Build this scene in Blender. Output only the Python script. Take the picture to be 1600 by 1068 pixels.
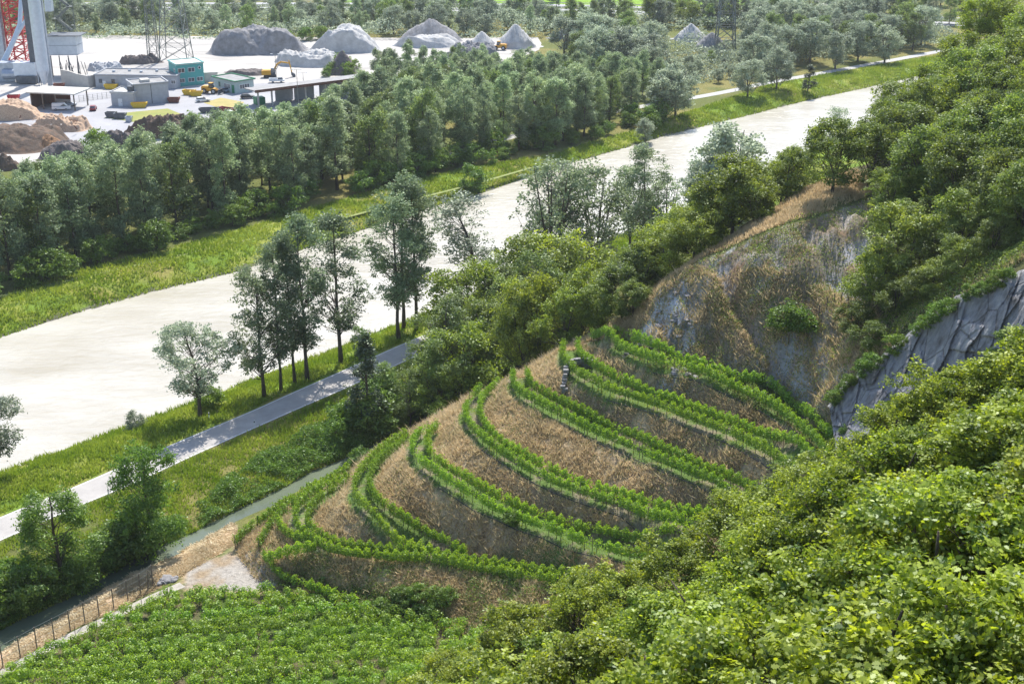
import bpy, math, random
import numpy as np
from math import radians, sin, cos, pi, tan, sqrt
from mathutils import Vector

scene = bpy.context.scene
for o in list(bpy.data.objects): bpy.data.objects.remove(o)

# ------------------------------------------------------------------ camera
W0, H0, FPX = 1600.0, 1068.0, 2100.0
CAMZ = 85.0
PITCH = math.atan(834.0/FPX)
CP, SP = cos(PITCH), sin(PITCH)
cam_d = bpy.data.cameras.new('camera'); cam = bpy.data.objects.new('camera', cam_d)
scene.collection.objects.link(cam); scene.camera = cam
cam.location = (0, 0, CAMZ); cam.rotation_euler = (pi/2-PITCH, 0, 0)
cam_d.sensor_width = 36; cam_d.lens = 36*FPX/W0
cam_d.clip_start = 0.5; cam_d.clip_end = 9000
# ------------------------------------------------------------------ sky and sun
SUN_EL, SUN_AZ = radians(54), radians(10)       # azimuth from +Y (view direction) towards +X
world = bpy.data.worlds.new('World'); scene.world = world; world.use_nodes = True
nt = world.node_tree; nt.nodes.clear()
sky = nt.nodes.new('ShaderNodeTexSky'); sky.sky_type = 'NISHITA'; sky.sun_disc = False
sky.sun_elevation = SUN_EL; sky.sun_rotation = SUN_AZ
sky.air_density = 1.0; sky.dust_density = 1.0
bg = nt.nodes.new('ShaderNodeBackground'); bg.inputs['Strength'].default_value = 0.15
wo = nt.nodes.new('ShaderNodeOutputWorld')
nt.links.new(sky.outputs[0], bg.inputs[0]); nt.links.new(bg.outputs[0], wo.inputs[0])
sun_d = bpy.data.lights.new('sun', 'SUN'); sun_d.energy = 4.4; sun_d.angle = radians(0.5)
sun_d.color = (1.0, 0.95, 0.87)
sun = bpy.data.objects.new('sun', sun_d); scene.collection.objects.link(sun)
sd = Vector((sin(SUN_AZ)*cos(SUN_EL), cos(SUN_AZ)*cos(SUN_EL), sin(SUN_EL)))
sun.rotation_euler = (-sd).to_track_quat('-Z', 'Y').to_euler()
sun.location = (0, 0, 300)
scene.view_settings.view_transform = 'Standard'; scene.view_settings.look = 'None'
scene.view_settings.exposure = 0.78; scene.view_settings.gamma = 1.0
scene.render.resolution_x = 1024; scene.render.resolution_y = 683
scene.render.engine = 'CYCLES'
scene.cycles.max_bounces = 6; scene.cycles.diffuse_bounces = 3
scene.cycles.transmission_bounces = 4; scene.cycles.transparent_max_bounces = 4

C = scene.collection
RS = np.random.RandomState(11)

# ------------------------------------------------------------------ geometry helpers
def at(px, py, z=0.0):
    """point of the plane at height z seen at photo pixel px,py"""
    u = (px-W0/2)/FPX; v = (H0/2-py)/FPX
    dz = -SP+v*CP; t = (z-CAMZ)/dz
    return np.array([u*t, (CP+v*SP)*t, z])
def atd(px, py, D):
    u = (px-W0/2)/FPX; v = (H0/2-py)/FPX
    return np.array([u*D, (CP+v*SP)*D, CAMZ+(-SP+v*CP)*D])
def atp(px, py, D):
    return atd(px, py, D+float(np.interp(px, [880, 950, 1150, 1200, 1400, 1600], [0, 7, 6.5, 5, 5, 1])))
def W(pts, z=0.0): return np.array([at(a, b, z)[:2] for a, b in pts])

def thing(name, label, cat, loc=(0, 0, 0), rotz=0.0, group=None, scale=1.0):
    o = bpy.data.objects.new(name, None); C.objects.link(o)
    o.location = tuple(float(c) for c in loc); o.rotation_euler = (0, 0, rotz); o.scale = (scale,)*3
    o.empty_display_size = 0.3
    o['label'] = label; o['category'] = cat
    if group: o['group'] = group
    return o
def tag(o, label=None, cat=None, group=None, kind=None):
    if label: o['label'] = label
    if cat: o['category'] = cat
    if group: o['group'] = group
    if kind: o['kind'] = kind
    return o
def mesh_np(name, V, F, mat=None, smooth=False, attr=None):
    """V (n,3); F = (m,k) int array or list of such arrays"""
    me = bpy.data.meshes.new(name)
    if not isinstance(F, (list, tuple)): F = [F]
    F = [np.asarray(f, dtype=np.int32) for f in F if len(f)]
    V = np.asarray(V, dtype=np.float32)
    me.vertices.add(len(V)); me.vertices.foreach_set('co', V.ravel())
    nl = sum(f.size for f in F); npoly = sum(len(f) for f in F)
    me.loops.add(nl); me.loops.foreach_set('vertex_index', np.concatenate([f.ravel() for f in F]))
    tot = np.concatenate([np.full(len(f), f.shape[1], dtype=np.int32) for f in F])
    st = np.concatenate([[0], np.cumsum(tot)[:-1]]).astype(np.int32)
    me.polygons.add(npoly); me.polygons.foreach_set('loop_start', st); me.polygons.foreach_set('loop_total', tot)
    if smooth: me.polygons.foreach_set('use_smooth', np.ones(npoly, dtype=bool))
    if attr is not None:
        a = me.attributes.new('v', 'FLOAT', 'FACE'); a.data.foreach_set('value', np.asarray(attr, dtype=np.float32))
    me.update(calc_edges=True); me.validate()
    if mat: me.materials.append(mat)
    return me
def obj(name, me, parent=None, loc=None):
    o = bpy.data.objects.new(name, me); C.objects.link(o)
    if parent: o.parent = parent
    if loc is not None: o.location = tuple(float(c) for c in loc)
    return o
class MB:
    """collects boxes, tubes, prisms into one mesh"""
    def __init__(s): s.V = []; s.F = []; s.n = 0
    def add(s, V, F):
        V = np.asarray(V, float)
        s.V.append(V); s.F += [[i+s.n for i in f] for f in F]; s.n += len(V); return s
    def box(s, x0, x1, y0, y1, z0, z1):
        V = [(x, y, z) for z in (z0, z1) for y in (y0, y1) for x in (x0, x1)]
        return s.add(V, [(0, 2, 3, 1), (4, 5, 7, 6), (0, 1, 5, 4), (2, 6, 7, 3), (0, 4, 6, 2), (1, 3, 7, 5)])
    def bar(s, a, b, w, h=None):
        a = Vector(a); b = Vector(b); d = (b-a); L = d.length
        if L < 1e-6: return s
        d.normalize(); up = Vector((0, 0, 1)) if abs(d.z) < .95 else Vector((0, 1, 0))
        x = d.cross(up).normalized(); y = x.cross(d).normalized(); h = h or w
        V = []
        for p in (a, b):
            for q in ((-1, -1), (1, -1), (1, 1), (-1, 1)): V.append(tuple(p+x*(q[0]*w/2)+y*(q[1]*h/2)))
        return s.add(V, [(0, 1, 2, 3), (7, 6, 5, 4), (0, 4, 5, 1), (1, 5, 6, 2), (2, 6, 7, 3), (3, 7, 4, 0)])
    def tube(s, P, R, n=8, cap=True):
        P = [Vector(tuple(float(c) for c in p)) for p in P]
        if not hasattr(R, '__len__'): R = [R]*len(P)
        V = []
        for i, p in enumerate(P):
            d = (P[min(i+1, len(P)-1)]-P[max(i-1, 0)])
            d = d.normalized() if d.length > 1e-9 else Vector((0, 0, 1))
            up = Vector((1, 0, 0)) if abs(d.x) < .8 else Vector((0, 1, 0))
            x = d.cross(up).normalized(); y = d.cross(x)
            for k in range(n):
                a = 2*pi*k/n; V.append(tuple(p+(x*cos(a)+y*sin(a))*R[i]))
        F = []
        for i in range(len(P)-1):
            for k in range(n):
                F.append((i*n+k, i*n+(k+1) % n, (i+1)*n+(k+1) % n, (i+1)*n+k))
        if cap:
            F.append(tuple(range(n-1, -1, -1))); F.append(tuple((len(P)-1)*n+k for k in range(n)))
        return s.add(V, F)
    def prism(s, pts, y0, y1):
        """outline pts (x,z) extruded in y"""
        n = len(pts); V = [(x, y0, z) for x, z in pts]+[(x, y1, z) for x, z in pts]
        F = [tuple(range(n)), tuple(range(2*n-1, n-1, -1))]+[(i, i+n, (i+1) % n+n, (i+1) % n) for i in range(n)]
        return s.add(V, F)
    def build(s, name, mat, parent=None, loc=None, smooth=False, bevel=0):
        me = bpy.data.meshes.new(name)
        me.from_pydata([tuple(v) for v in np.concatenate(s.V)], [], [tuple(f) for f in s.F]); me.update()
        me.materials.append(mat)
        if smooth:
            me.polygons.foreach_set('use_smooth', [True]*len(me.polygons))
        o = obj(name, me, parent, loc)
        if bevel:
            m = o.modifiers.new('bevel', 'BEVEL'); m.width = bevel; m.segments = 2; m.limit_method = 'ANGLE'
        return o
# noise
def _h(ix, iy, seed):
    n = (ix*374761393+iy*668265263+seed*982451653) & 0xffffffff
    n = ((n ^ (n >> 13))*1274126177) & 0xffffffff
    return ((n ^ (n >> 16)) & 0xffff)/65535.0
def vnoise(x, y, seed=0):
    x = np.asarray(x, float); y = np.asarray(y, float)
    ix = np.floor(x).astype(np.int64); iy = np.floor(y).astype(np.int64)
    fx = x-ix; fy = y-iy; fx = fx*fx*(3-2*fx); fy = fy*fy*(3-2*fy)
    a = _h(ix, iy, seed); b = _h(ix+1, iy, seed); c = _h(ix, iy+1, seed); d = _h(ix+1, iy+1, seed)
    return (a*(1-fx)+b*fx)*(1-fy)+(c*(1-fx)+d*fx)*fy
def fbm(x, y, scale, octs=4, seed=0):
    r = 0; amp = .5; f = 1.0/scale; t = 0
    for k in range(octs):
        r = r+amp*vnoise(np.asarray(x)*f+17.3*k, np.asarray(y)*f-9.1*k, seed+k); t += amp; amp *= .55; f *= 2.07
    return r/t
def inpoly(x, y, P):
    x = np.asarray(x); y = np.asarray(y); ins = np.zeros(x.shape, bool); n = len(P)
    for i in range(n):
        x0, y0 = P[i][0], P[i][1]; x1, y1 = P[(i+1) % n][0], P[(i+1) % n][1]
        if y0 == y1: continue
        c = ((y0 > y) != (y1 > y)) & (x < (x1-x0)*(y-y0)/(y1-y0)+x0)
        ins ^= c
    return ins
def dline(x, y, P):
    d = np.full(np.shape(x), 1e9)
    for i in range(len(P)-1):
        ax, ay = P[i][0], P[i][1]; bx, by = P[i+1][0]-ax, P[i+1][1]-ay
        t = np.clip(((x-ax)*bx+(y-ay)*by)/(bx*bx+by*by+1e-9), 0, 1)
        d = np.minimum(d, np.hypot(x-ax-t*bx, y-ay-t*by))
    return d
def resample(P, step):
    P = np.asarray(P, float); s = np.concatenate([[0], np.cumsum(np.linalg.norm(np.diff(P, axis=0), axis=1))])
    n = max(2, int(s[-1]/step)+1); t = np.linspace(0, s[-1], n)
    return np.stack([np.interp(t, s, P[:, k]) for k in range(P.shape[1])], 1)
def smoothline(P, step, it=3):
    P = np.asarray(P, float)
    for _ in range(it):                                    # corner cutting
        Q = [P[0]]
        for i in range(len(P)-1):
            Q.append(P[i]*.75+P[i+1]*.25); Q.append(P[i]*.25+P[i+1]*.75)
        Q.append(P[-1]); P = np.array(Q)
    return resample(P, step)
def sst(x, a, b):
    t = np.clip((x-a)/(b-a), 0, 1); return t*t*(3-2*t)

# ------------------------------------------------------------------ materials
def newmat(name):
    m = bpy.data.materials.new(name); m.use_nodes = True; t = m.node_tree; t.nodes.clear()
    out = t.nodes.new('ShaderNodeOutputMaterial'); return m, t, out
def mat(name, c1, c2=None, scale=2.0, rough=.8, bump=0.0, metal=0.0, spec=.3, detail=6, stretch=None, bscale=None, c3=None):
    m, t, out = newmat(name); L = t.links.new
    p = t.nodes.new('ShaderNodeBsdfPrincipled'); L(p.outputs[0], out.inputs[0])
    p.inputs['Roughness'].default_value = rough; p.inputs['Metallic'].default_value = metal
    p.inputs['Specular IOR Level'].default_value = spec
    geo = t.nodes.new('ShaderNodeTexCoord'); src = geo.outputs['Object']
    mp = t.nodes.new('ShaderNodeMapping'); L(src, mp.inputs[0])
    if stretch: mp.inputs['Scale'].default_value = stretch
    n = t.nodes.new('ShaderNodeTexNoise'); L(mp.outputs[0], n.inputs[0])
    n.inputs['Scale'].default_value = scale; n.inputs['Detail'].default_value = detail; n.inputs['Roughness'].default_value = .65
    r = t.nodes.new('ShaderNodeValToRGB'); L(n.outputs[0], r.inputs[0])
    c2 = c2 or tuple(c*.8 for c in c1)
    r.color_ramp.elements[0].position = .32; r.color_ramp.elements[1].position = .68
    r.color_ramp.elements[0].color = (*c2, 1); r.color_ramp.elements[1].color = (*c1, 1)
    if c3:
        e = r.color_ramp.elements.new(.5); e.color = (*c3, 1)
    L(r.outputs[0], p.inputs['Base Color'])
    if bump:
        nb = t.nodes.new('ShaderNodeTexNoise'); L(mp.outputs[0], nb.inputs[0])
        nb.inputs['Scale'].default_value = bscale or scale*4; nb.inputs['Detail'].default_value = 8
        b = t.nodes.new('ShaderNodeBump'); b.inputs['Strength'].default_value = bump; b.inputs['Distance'].default_value = .2
        L(nb.outputs[0], b.inputs['Height']); L(b.outputs[0], p.inputs['Normal'])
    return m
def leafmat(name, ca, cb, trans=.38, gloss=.06, grough=.45, tcol=None, rnd=.35):
    """leaf: per-leaf attribute v blends two greens; Object Info random shifts a whole tree"""
    m, t, out = newmat(name); L = t.links.new
    at_ = t.nodes.new('ShaderNodeAttribute'); at_.attribute_name = 'v'
    mx = t.nodes.new('ShaderNodeMix'); mx.data_type = 'RGBA'
    L(at_.outputs['Fac'], mx.inputs[0]); mx.inputs[6].default_value = (*ca, 1); mx.inputs[7].default_value = (*cb, 1)
    oi = t.nodes.new('ShaderNodeObjectInfo')
    mr = t.nodes.new('ShaderNodeMapRange'); L(oi.outputs['Random'], mr.inputs[0])
    mr.inputs[3].default_value = 1-rnd; mr.inputs[4].default_value = 1+rnd*.6
    hs = t.nodes.new('ShaderNodeHueSaturation'); L(mx.outputs[2], hs.inputs['Color']); L(mr.outputs[0], hs.inputs['Value'])
    mh = t.nodes.new('ShaderNodeMath'); mh.operation = 'MULTIPLY'; L(oi.outputs['Random'], mh.inputs[0]); mh.inputs[1].default_value = 7.31
    fr = t.nodes.new('ShaderNodeMath'); fr.operation = 'FRACT'; L(mh.outputs[0], fr.inputs[0])
    mr2 = t.nodes.new('ShaderNodeMapRange'); L(fr.outputs[0], mr2.inputs[0]); mr2.inputs[3].default_value = .488; mr2.inputs[4].default_value = .506
    L(mr2.outputs[0], hs.inputs['Hue'])
    d = t.nodes.new('ShaderNodeBsdfDiffuse'); L(hs.outputs[0], d.inputs[0])
    tr = t.nodes.new('ShaderNodeBsdfTranslucent')
    h2 = t.nodes.new('ShaderNodeHueSaturation'); L(hs.outputs[0], h2.inputs['Color'])
    h2.inputs['Value'].default_value = 1.9; h2.inputs['Saturation'].default_value = 1.1; h2.inputs['Hue'].default_value = .494
    L(h2.outputs[0], tr.inputs[0])
    m1 = t.nodes.new('ShaderNodeMixShader'); m1.inputs[0].default_value = trans; L(d.outputs[0], m1.inputs[1]); L(tr.outputs[0], m1.inputs[2])
    g = t.nodes.new('ShaderNodeBsdfGlossy'); g.inputs['Roughness'].default_value = grough; g.inputs[0].default_value = (.9, 1, .9, 1)
    m2 = t.nodes.new('ShaderNodeMixShader'); m2.inputs[0].default_value = gloss; L(m1.outputs[0], m2.inputs[1]); L(g.outputs[0], m2.inputs[2])
    L(m2.outputs[0], out.inputs[0])
    return m
def plain(name, c, rough=.6, metal=0.0, spec=.4): return mat(name, c, tuple(x*.88 for x in c), 1.5, rough, 0, metal, spec)

M = {}
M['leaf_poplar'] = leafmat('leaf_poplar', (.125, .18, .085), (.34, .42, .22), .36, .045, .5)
M['leaf_green'] = leafmat('leaf_green', (.085, .14, .035), (.23, .30, .08), .38, .04, .5)
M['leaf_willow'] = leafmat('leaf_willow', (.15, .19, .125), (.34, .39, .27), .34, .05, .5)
M['leaf_oak'] = leafmat('leaf_oak', (.09, .14, .02), (.30, .37, .055), .40, .04, .5)
M['leaf_hill'] = leafmat('leaf_hill', (.07, .115, .022), (.24, .30, .055), .38, .04, .5)
M['leaf_near'] = leafmat('leaf_near', (.06, .11, .016), (.35, .42, .055), .44, .025, .45, rnd=.25)
M['leaf_vine'] = leafmat('leaf_vine', (.10, .20, .02), (.29, .42, .06), .42, .03, rnd=.15)
M['leaf_slim'] = leafmat('leaf_slim', (.075, .115, .05), (.24, .31, .16), .3, .05, .5)
M['leaf_weed'] = leafmat('leaf_weed', (.06, .12, .02), (.18, .28, .05), .38, .03, rnd=.15)
M['leaf_dark'] = leafmat('leaf_dark', (.025, .045, .018), (.06, .09, .035), .25, .05)
M['grass_green'] = leafmat('grass_green', (.13, .20, .025), (.25, .30, .055), .35, .02, rnd=0)
M['grass_dry'] = leafmat('grass_dry', (.36, .30, .17), (.56, .47, .29), .30, .02, rnd=0)
M['grass_scrub'] = leafmat('grass_scrub', (.17, .16, .07), (.34, .28, .15), .3, .02, rnd=0)
M['grass_dark'] = leafmat('grass_dark', (.07, .08, .035), (.15, .15, .06), .3, .02, rnd=0)
M['bark'] = mat('bark', (.13, .105, .08), (.06, .05, .04), 4, .9, .5, stretch=(1, 1, .25))
M['bark_pale'] = mat('bark_pale', (.21, .18, .15), (.10, .085, .07), 4, .9, .5, stretch=(1, 1, .25))
M['asphalt'] = mat('asphalt', (.40, .38, .36), (.31, .295, .28), .35, .85, .2, bscale=20, detail=9)
M['line_white'] = mat('line_white', (.75, .75, .73), (.5, .5, .48), 3, .7)
M['gravel_path'] = mat('gravel_path', (.46, .43, .38), (.30, .28, .23), 1.2, .95, .6, bscale=8)
M['yard'] = mat('yard', (.47, .455, .425), (.28, .27, .25), .05, .95, .3, bscale=1.5, detail=10, c3=(.42, .40, .375), stretch=(.5, 2.0, 1))
M['yard_asphalt'] = mat('yard_asphalt', (.37, .37, .385), (.28, .28, .29), .08, .9, .1, detail=8)
M['pile_grey'] = mat('pile_grey', (.30, .30, .31), (.17, .165, .165), .5, .95, .8, bscale=3)
M['pile_light'] = mat('pile_light', (.53, .525, .51), (.36, .355, .345), .5, .95, .8, bscale=3)
M['pile_brown'] = mat('pile_brown', (.19, .12, .08), (.08, .06, .045), .6, .95, .9, bscale=3, c3=(.12, .09, .07))
M['pile_orange'] = mat('pile_orange', (.36, .21, .11), (.17, .10, .06), .5, .95, .9, bscale=3)
M['pile_soil'] = mat('pile_soil', (.20, .17, .16), (.09, .08, .075), .7, .95, .9, bscale=3)
M['wood'] = mat('wood', (.58, .42, .29), (.33, .22, .15), 3, .85, .2)
M['wood_brown'] = mat('wood_brown', (.16, .075, .05), (.09, .045, .03), 1.5, .8, .2, stretch=(4, 4, .5))
M['concrete'] = mat('concrete', (.44, .45, .47), (.34, .35, .37), .7, .85, .1)
M['concrete_lt'] = mat('concrete_lt', (.52, .50, .46), (.42, .40, .37), .7, .85, .1)
M['roof_flat'] = mat('roof_flat', (.33, .33, .33), (.22, .215, .21), .5, .9, .2)
M['roof_lt'] = mat('roof_lt', (.62, .61, .56), (.5, .49, .45), .6, .8)
M['teal'] = mat('teal', (.09, .38, .36), (.075, .32, .30), .7, .6)
M['green_paint'] = plain('green_paint', (.03, .22, .10))
M['render_pale'] = mat('render_pale', (.42, .52, .50), (.35, .44, .42), .8, .8)
M['white'] = plain('white', (.72, .73, .73), .4)
M['steel'] = mat('steel', (.42, .46, .52), (.30, .34, .40), .8, .45, 0, .5)
M['steel_lt'] = mat('steel_lt', (.62, .67, .74), (.50, .55, .62), .8, .4, 0, .3)
M['steel_dk'] = mat('steel_dk', (.14, .15, .17), (.08, .09, .10), 1, .6, 0, .4)
M['galv'] = mat('galv', (.24, .26, .24), (.15, .16, .15), 1.5, .6, 0, .5)
M['red'] = plain('red', (.50, .03, .03), .5)
M['darkred'] = plain('darkred', (.22, .03, .035), .35)
M['rust'] = mat('rust', (.20, .07, .05), (.11, .04, .03), 2, .8)
M['yellow'] = mat('yellow', (.62, .42, .03), (.48, .33, .03), 2, .5)
M['orange'] = mat('orange', (.62, .33, .03), (.45, .24, .03), 2, .5)
M['black'] = plain('black', (.025, .027, .03), .5)
M['rubber'] = plain('rubber', (.03, .03, .032), .85)
M['glass'] = mat('glass', (.05, .07, .09), (.035, .05, .065), 1, .12, 0, 0, .8)
M['post'] = mat('post', (.20, .17, .14), (.10, .085, .07), 4, .8)
M['hose'] = plain('hose', (.03, .03, .035), .6)
M['stone'] = mat('stone', (.32, .31, .31), (.18, .175, .18), 2, .95, .6)

# ------------------------------------------------------------------ traced lines (photo pixels -> world)
RIVER_FAR = W([(-260, 600), (-120, 562), (0, 528), (100, 495), (230, 458), (370, 425), (480, 388), (560, 362), (640, 335), (690, 320), (760, 300), (830, 275), (900, 253), (975, 232), (1040, 212), (1110, 195), (1180, 178), (1250, 160), (1310, 147), (1360, 136), (1440, 118), (1560, 95), (1760, 62)], -2)
RIVER_NEAR = W([(-260, 825), (-120, 780), (0, 738), (60, 715), (130, 690), (200, 665), (300, 628), (380, 598), (500, 553), (620, 506), (760, 452), (900, 395), (1060, 330), (1200, 266), (1300, 218), (1400, 176), (1560, 125), (1760, 84)], -2)
RIVER = np.concatenate([RIVER_FAR, RIVER_NEAR[::-1]])
CAN_L = W([(-120, 1040), (-50, 1010), (0, 986), (27, 971), (108, 936), (162, 901), (243, 856), (311, 828), (378, 793), (445, 761), (487, 737), (550, 712), (580, 697), (690, 640), (800, 590)], -1)
CAN_R = W([(-120, 1085), (-50, 1045), (0, 1018), (40, 994), (94, 964), (151, 927), (202, 897), (248, 880), (297, 853), (364, 816), (417, 793), (480, 757), (546, 725), (585, 706), (700, 650), (820, 595)], -1)
CANAL = np.concatenate([CAN_L, CAN_R[::-1]])
ROAD_U = [(-160, 872), (0, 808), (20, 799), (110, 763), (197, 725), (275, 691), (400, 639), (445, 618), (535, 579), (628, 537), (679, 517), (760, 484), (860, 447), (980, 404)]
ROAD_L = [(-160, 914), (0, 845), (122, 791), (220, 751), (282, 721), (400, 668), (514, 618), (547, 604), (610, 575), (688, 540), (770, 505), (870, 466), (990, 420)]

# terraces: (z, outer row px, inner row px)  traced at mid-foliage height
def z4(L): return [(340+a/2.857, 640+b/2.857) for a, b in L]
def z5(L): return [(720+a/2.667, 500+b/2.667) for a, b in L]
TER = [
 ('A', 3.4, [z4([(575, 285), (500, 325), (420, 365), (345, 430), (345, 500), (420, 560), (500, 618), (700, 642), (1000, 655), (1100, 685), (1280, 712), (1500, 750), (1620, 775)]),
             z4([(585, 300), (510, 350), (430, 410), (395, 470), (410, 520), (480, 565), (560, 595), (700, 612), (880, 622), (1010, 640), (1150, 665), (1300, 690), (1500, 722), (1650, 750)])]),
 ('B', 6.6, [z4([(850, 95), (740, 150), (660, 230), (620, 290), (602, 370), (640, 405), (700, 452), (780, 510), (860, 560), (960, 602)]),
             z4([(850, 125), (760, 190), (700, 240), (672, 300), (690, 370), (770, 440), (870, 500), (1000, 570), (1110, 630)])]),
 ('C', 9.9, [z4([(940, 70), (885, 105), (862, 160), (880, 200), (930, 240)])+z5([(0, 690), (100, 750), (300, 832), (500, 912), (700, 962), (890, 992)]),
             z4([(980, 72), (932, 120), (940, 180), (1000, 235)])+z5([(0, 640), (150, 730), (350, 812), (600, 885), (850, 940), (960, 965)])]),
 ('D', 13.1, [z5([(80, 280), (22, 340), (15, 400), (80, 475), (200, 562), (350, 645), (550, 715), (800, 795), (960, 835), (1100, 860)]),
              z5([(155, 262), (92, 310), (72, 370), (110, 450), (200, 528), (350, 605), (550, 688), (800, 762), (1050, 822), (1130, 840)])]),
 ('E', 16.4, [z5([(218, 205), (215, 270), (300, 325), (450, 402), (650, 487), (850, 578), (1050, 658), (1190, 722), (1260, 750)]),
              z5([(275, 205), (282, 260), (350, 300), (500, 372), (700, 465), (900, 560), (1100, 640), (1220, 695), (1300, 730)])]),
 ('F', 19.7, [z5([(430, 95), (417, 150), (500, 222), (600, 264), (800, 336), (1000, 412), (1200, 492), (1350, 578), (1430, 632), (1480, 670)]),
              z5([(487, 100), (492, 150), (600, 210), (750, 280), (950, 352), (1150, 425), (1300, 482), (1400, 535), (1475, 610), (1510, 650)])]),
 ('G', 23.0, [z5([(545, 58), (640, 95), (760, 140), (850, 165), (1000, 205), (1100, 250), (1200, 300), (1300, 345), (1400, 420), (1480, 480), (1540, 560)]),
              z5([(620, 48), (750, 90), (870, 130), (1000, 165), (1110, 200), (1200, 240), (1300, 275), (1400, 345), (1500, 430), (1560, 500)])]),
]
ctrl = []; rows = []; edges = []
DROP = dict(A=(405, 0, 100), B=(552, 3.0, 150), C=(645, 3.3, 300), D=(724, 3.4, 330), E=(800, 3.4, 380), F=(877, 3.4, 400), G=(925, 3.4, 400))
def W3(pts, z, nm):
    tip, dr, rg = DROP[nm]; out = []
    for a, b in pts:
        zz = z-(dr*float(sst(a, tip+20, tip+rg)) if nm in 'AB' else 3.4*min(max((a-620)/280, 0), 1))
        if nm == 'G': zz -= 2.0*(1-min(max((a-925)/80, 0), 1))+1.3*min(max((a-1120)/80, 0), 1)
        p = at(a, b, zz+1.15); out.append((p[0], p[1], zz))
    return np.array(out)
for nm, z, (outer, inner) in TER:
    o3 = smoothline(W3(outer, z, nm), .5); i3 = smoothline(W3(inner, z, nm), .5); o_ = o3[:, :2]; i_ = i3[:, :2]
    # keep inner at least ~1.7 m inside
    def unit_to(a, B):
        d = B[None, :, :]-a[:, None, :]; k = np.argmin((d**2).sum(2), 1); v = d[np.arange(len(a)), k]
        n = np.linalg.norm(v, axis=1, keepdims=True); return v/np.maximum(n, .05)
    wo_ = unit_to(o_, i_); wi_ = unit_to(i_, o_)
    # smooth
    for _ in range(20):
        wo_[1:-1] = (wo_[:-2]+wo_[1:-1]+wo_[2:])/3; wi_[1:-1] = (wi_[:-2]+wi_[1:-1]+wi_[2:])/3
    wo_ /= np.linalg.norm(wo_, axis=1, keepdims=True)+1e-6; wi_ /= np.linalg.norm(wi_, axis=1, keepdims=True)+1e-6
    rows.append((nm, z, 'outer', o_)); rows.append((nm, z, 'inner', i_))
    eo = o_-wo_*.95; ei = i_-wi_*.75
    edges.append((nm, z, eo, ei))
    for P, zz in ((eo, o3[:, 2]-.05), (o_, o3[:, 2]), (i_, i3[:, 2]+.05), (ei, i3[:, 2]+.1)):
        for q, z1 in zip(P[::4], zz[::4]): ctrl.append((q[0], q[1], z1))
# extra fan rows at the nose
FAN = [
 ('lone', .7, z4([(75, 565), (220, 465), (380, 350), (500, 300), (590, 250)])),
 ('b', 1.5, z4([(182, 590), (232, 510), (290, 450), (360, 395), (430, 350), (530, 290), (590, 265)])),
 ('c', 2.4, z4([(268, 480), (285, 530), (340, 565), (405, 588)])),
 ('d', 2.8, z4([(225, 610), (330, 622), (440, 612)])),
 ('low', 1.3, z4([(205, 640), (260, 690), (360, 720), (480, 760), (560, 785), (625, 800)])),
]
for nm, z, P in FAN:
    q_ = smoothline(W(P, z+1.15), .5); rows.append((nm, z, 'fan', q_))
    for q in q_[::4]: ctrl.append((q[0], q[1], z))
# embankment under row A, above the field
for px, py, z in [(560, 925, .6), (640, 950, .8), (720, 965, .6), (800, 975, 1.2), (640, 900, 2.0), (720, 915, 2.0), (800, 930, 2.4), (880, 945, 2.6), (950, 960, 3), (900, 985, 1.2), (480, 885, 2.0)]:
    p = at(px, py, z); ctrl.append((p[0], p[1], z))
PXD = [  # px, py, depth: ridge crest, scar, gully, upper hill, cliff
 (955, 500, 171), (1030, 450, 170), (1100, 402, 170), (1210, 360, 168), (1300, 335, 168), (1380, 300, 172),
 (1150, 480, 164.5), (1060, 500, 166.5), (1100, 540, 163.5), (1020, 538, 167), (1250, 560, 155.5), (1300, 480, 158), (1290, 600, 150), (1200, 560, 159.5), (1380, 450, 158), (1220, 430, 163), (1300, 400, 163),
 (1240, 305, 184), (1330, 262, 188), (1400, 190, 205), (1480, 100, 230), (1560, 40, 250), (1700, 0, 260),
 (1450, 440, 152), (1500, 360, 160), (1450, 300, 172), (1600, 320, 158), (1600, 220, 180), (1600, 130, 215), (1500, 250, 185), (1700, 300, 160),
 (1312, 612, 145), (1400, 538, 141.5), (1500, 465, 137.5), (1600, 420, 133.5), (1720, 380, 129), (1560, 400, 141), (1480, 430, 146),
 (1312, 702, 140), (1400, 690, 136), (1500, 650, 132), (1600, 600, 128), (1720, 560, 124),
]
for i_, (px, py, D) in enumerate(PXD): ctrl.append(tuple(atp(px, py, D+(2.4 if i_ >= len(PXD)-12 and px > 1300 else 0))))
# foreground slope (world)
ctrl += [(0, -5, 80), (10, -5, 81), (30, 0, 88), (-20, 0, 66), (-60, 0, 30), (60, 0, 100), (-100, 0, 10), (0, 12, 74), (15, 12, 74),
         (60, 40, 80), (70, 90, 60), (110, 90, 85), (110, 150, 75), (110, 200, 62), (78, 150, 53), (-20, 30, 44), (-20, 60, 24), (-20, 90, 8), (-45, 60, 8), (-45, 30, 20),
         (25, 120, 15), (38, 120, 22), (55, 118, 36), (160, 100, 100), (160, 200, 70), (12, 122, 5), (0, 120, 3), (5, 129, 3), (15, 128, 4.5)]
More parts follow.
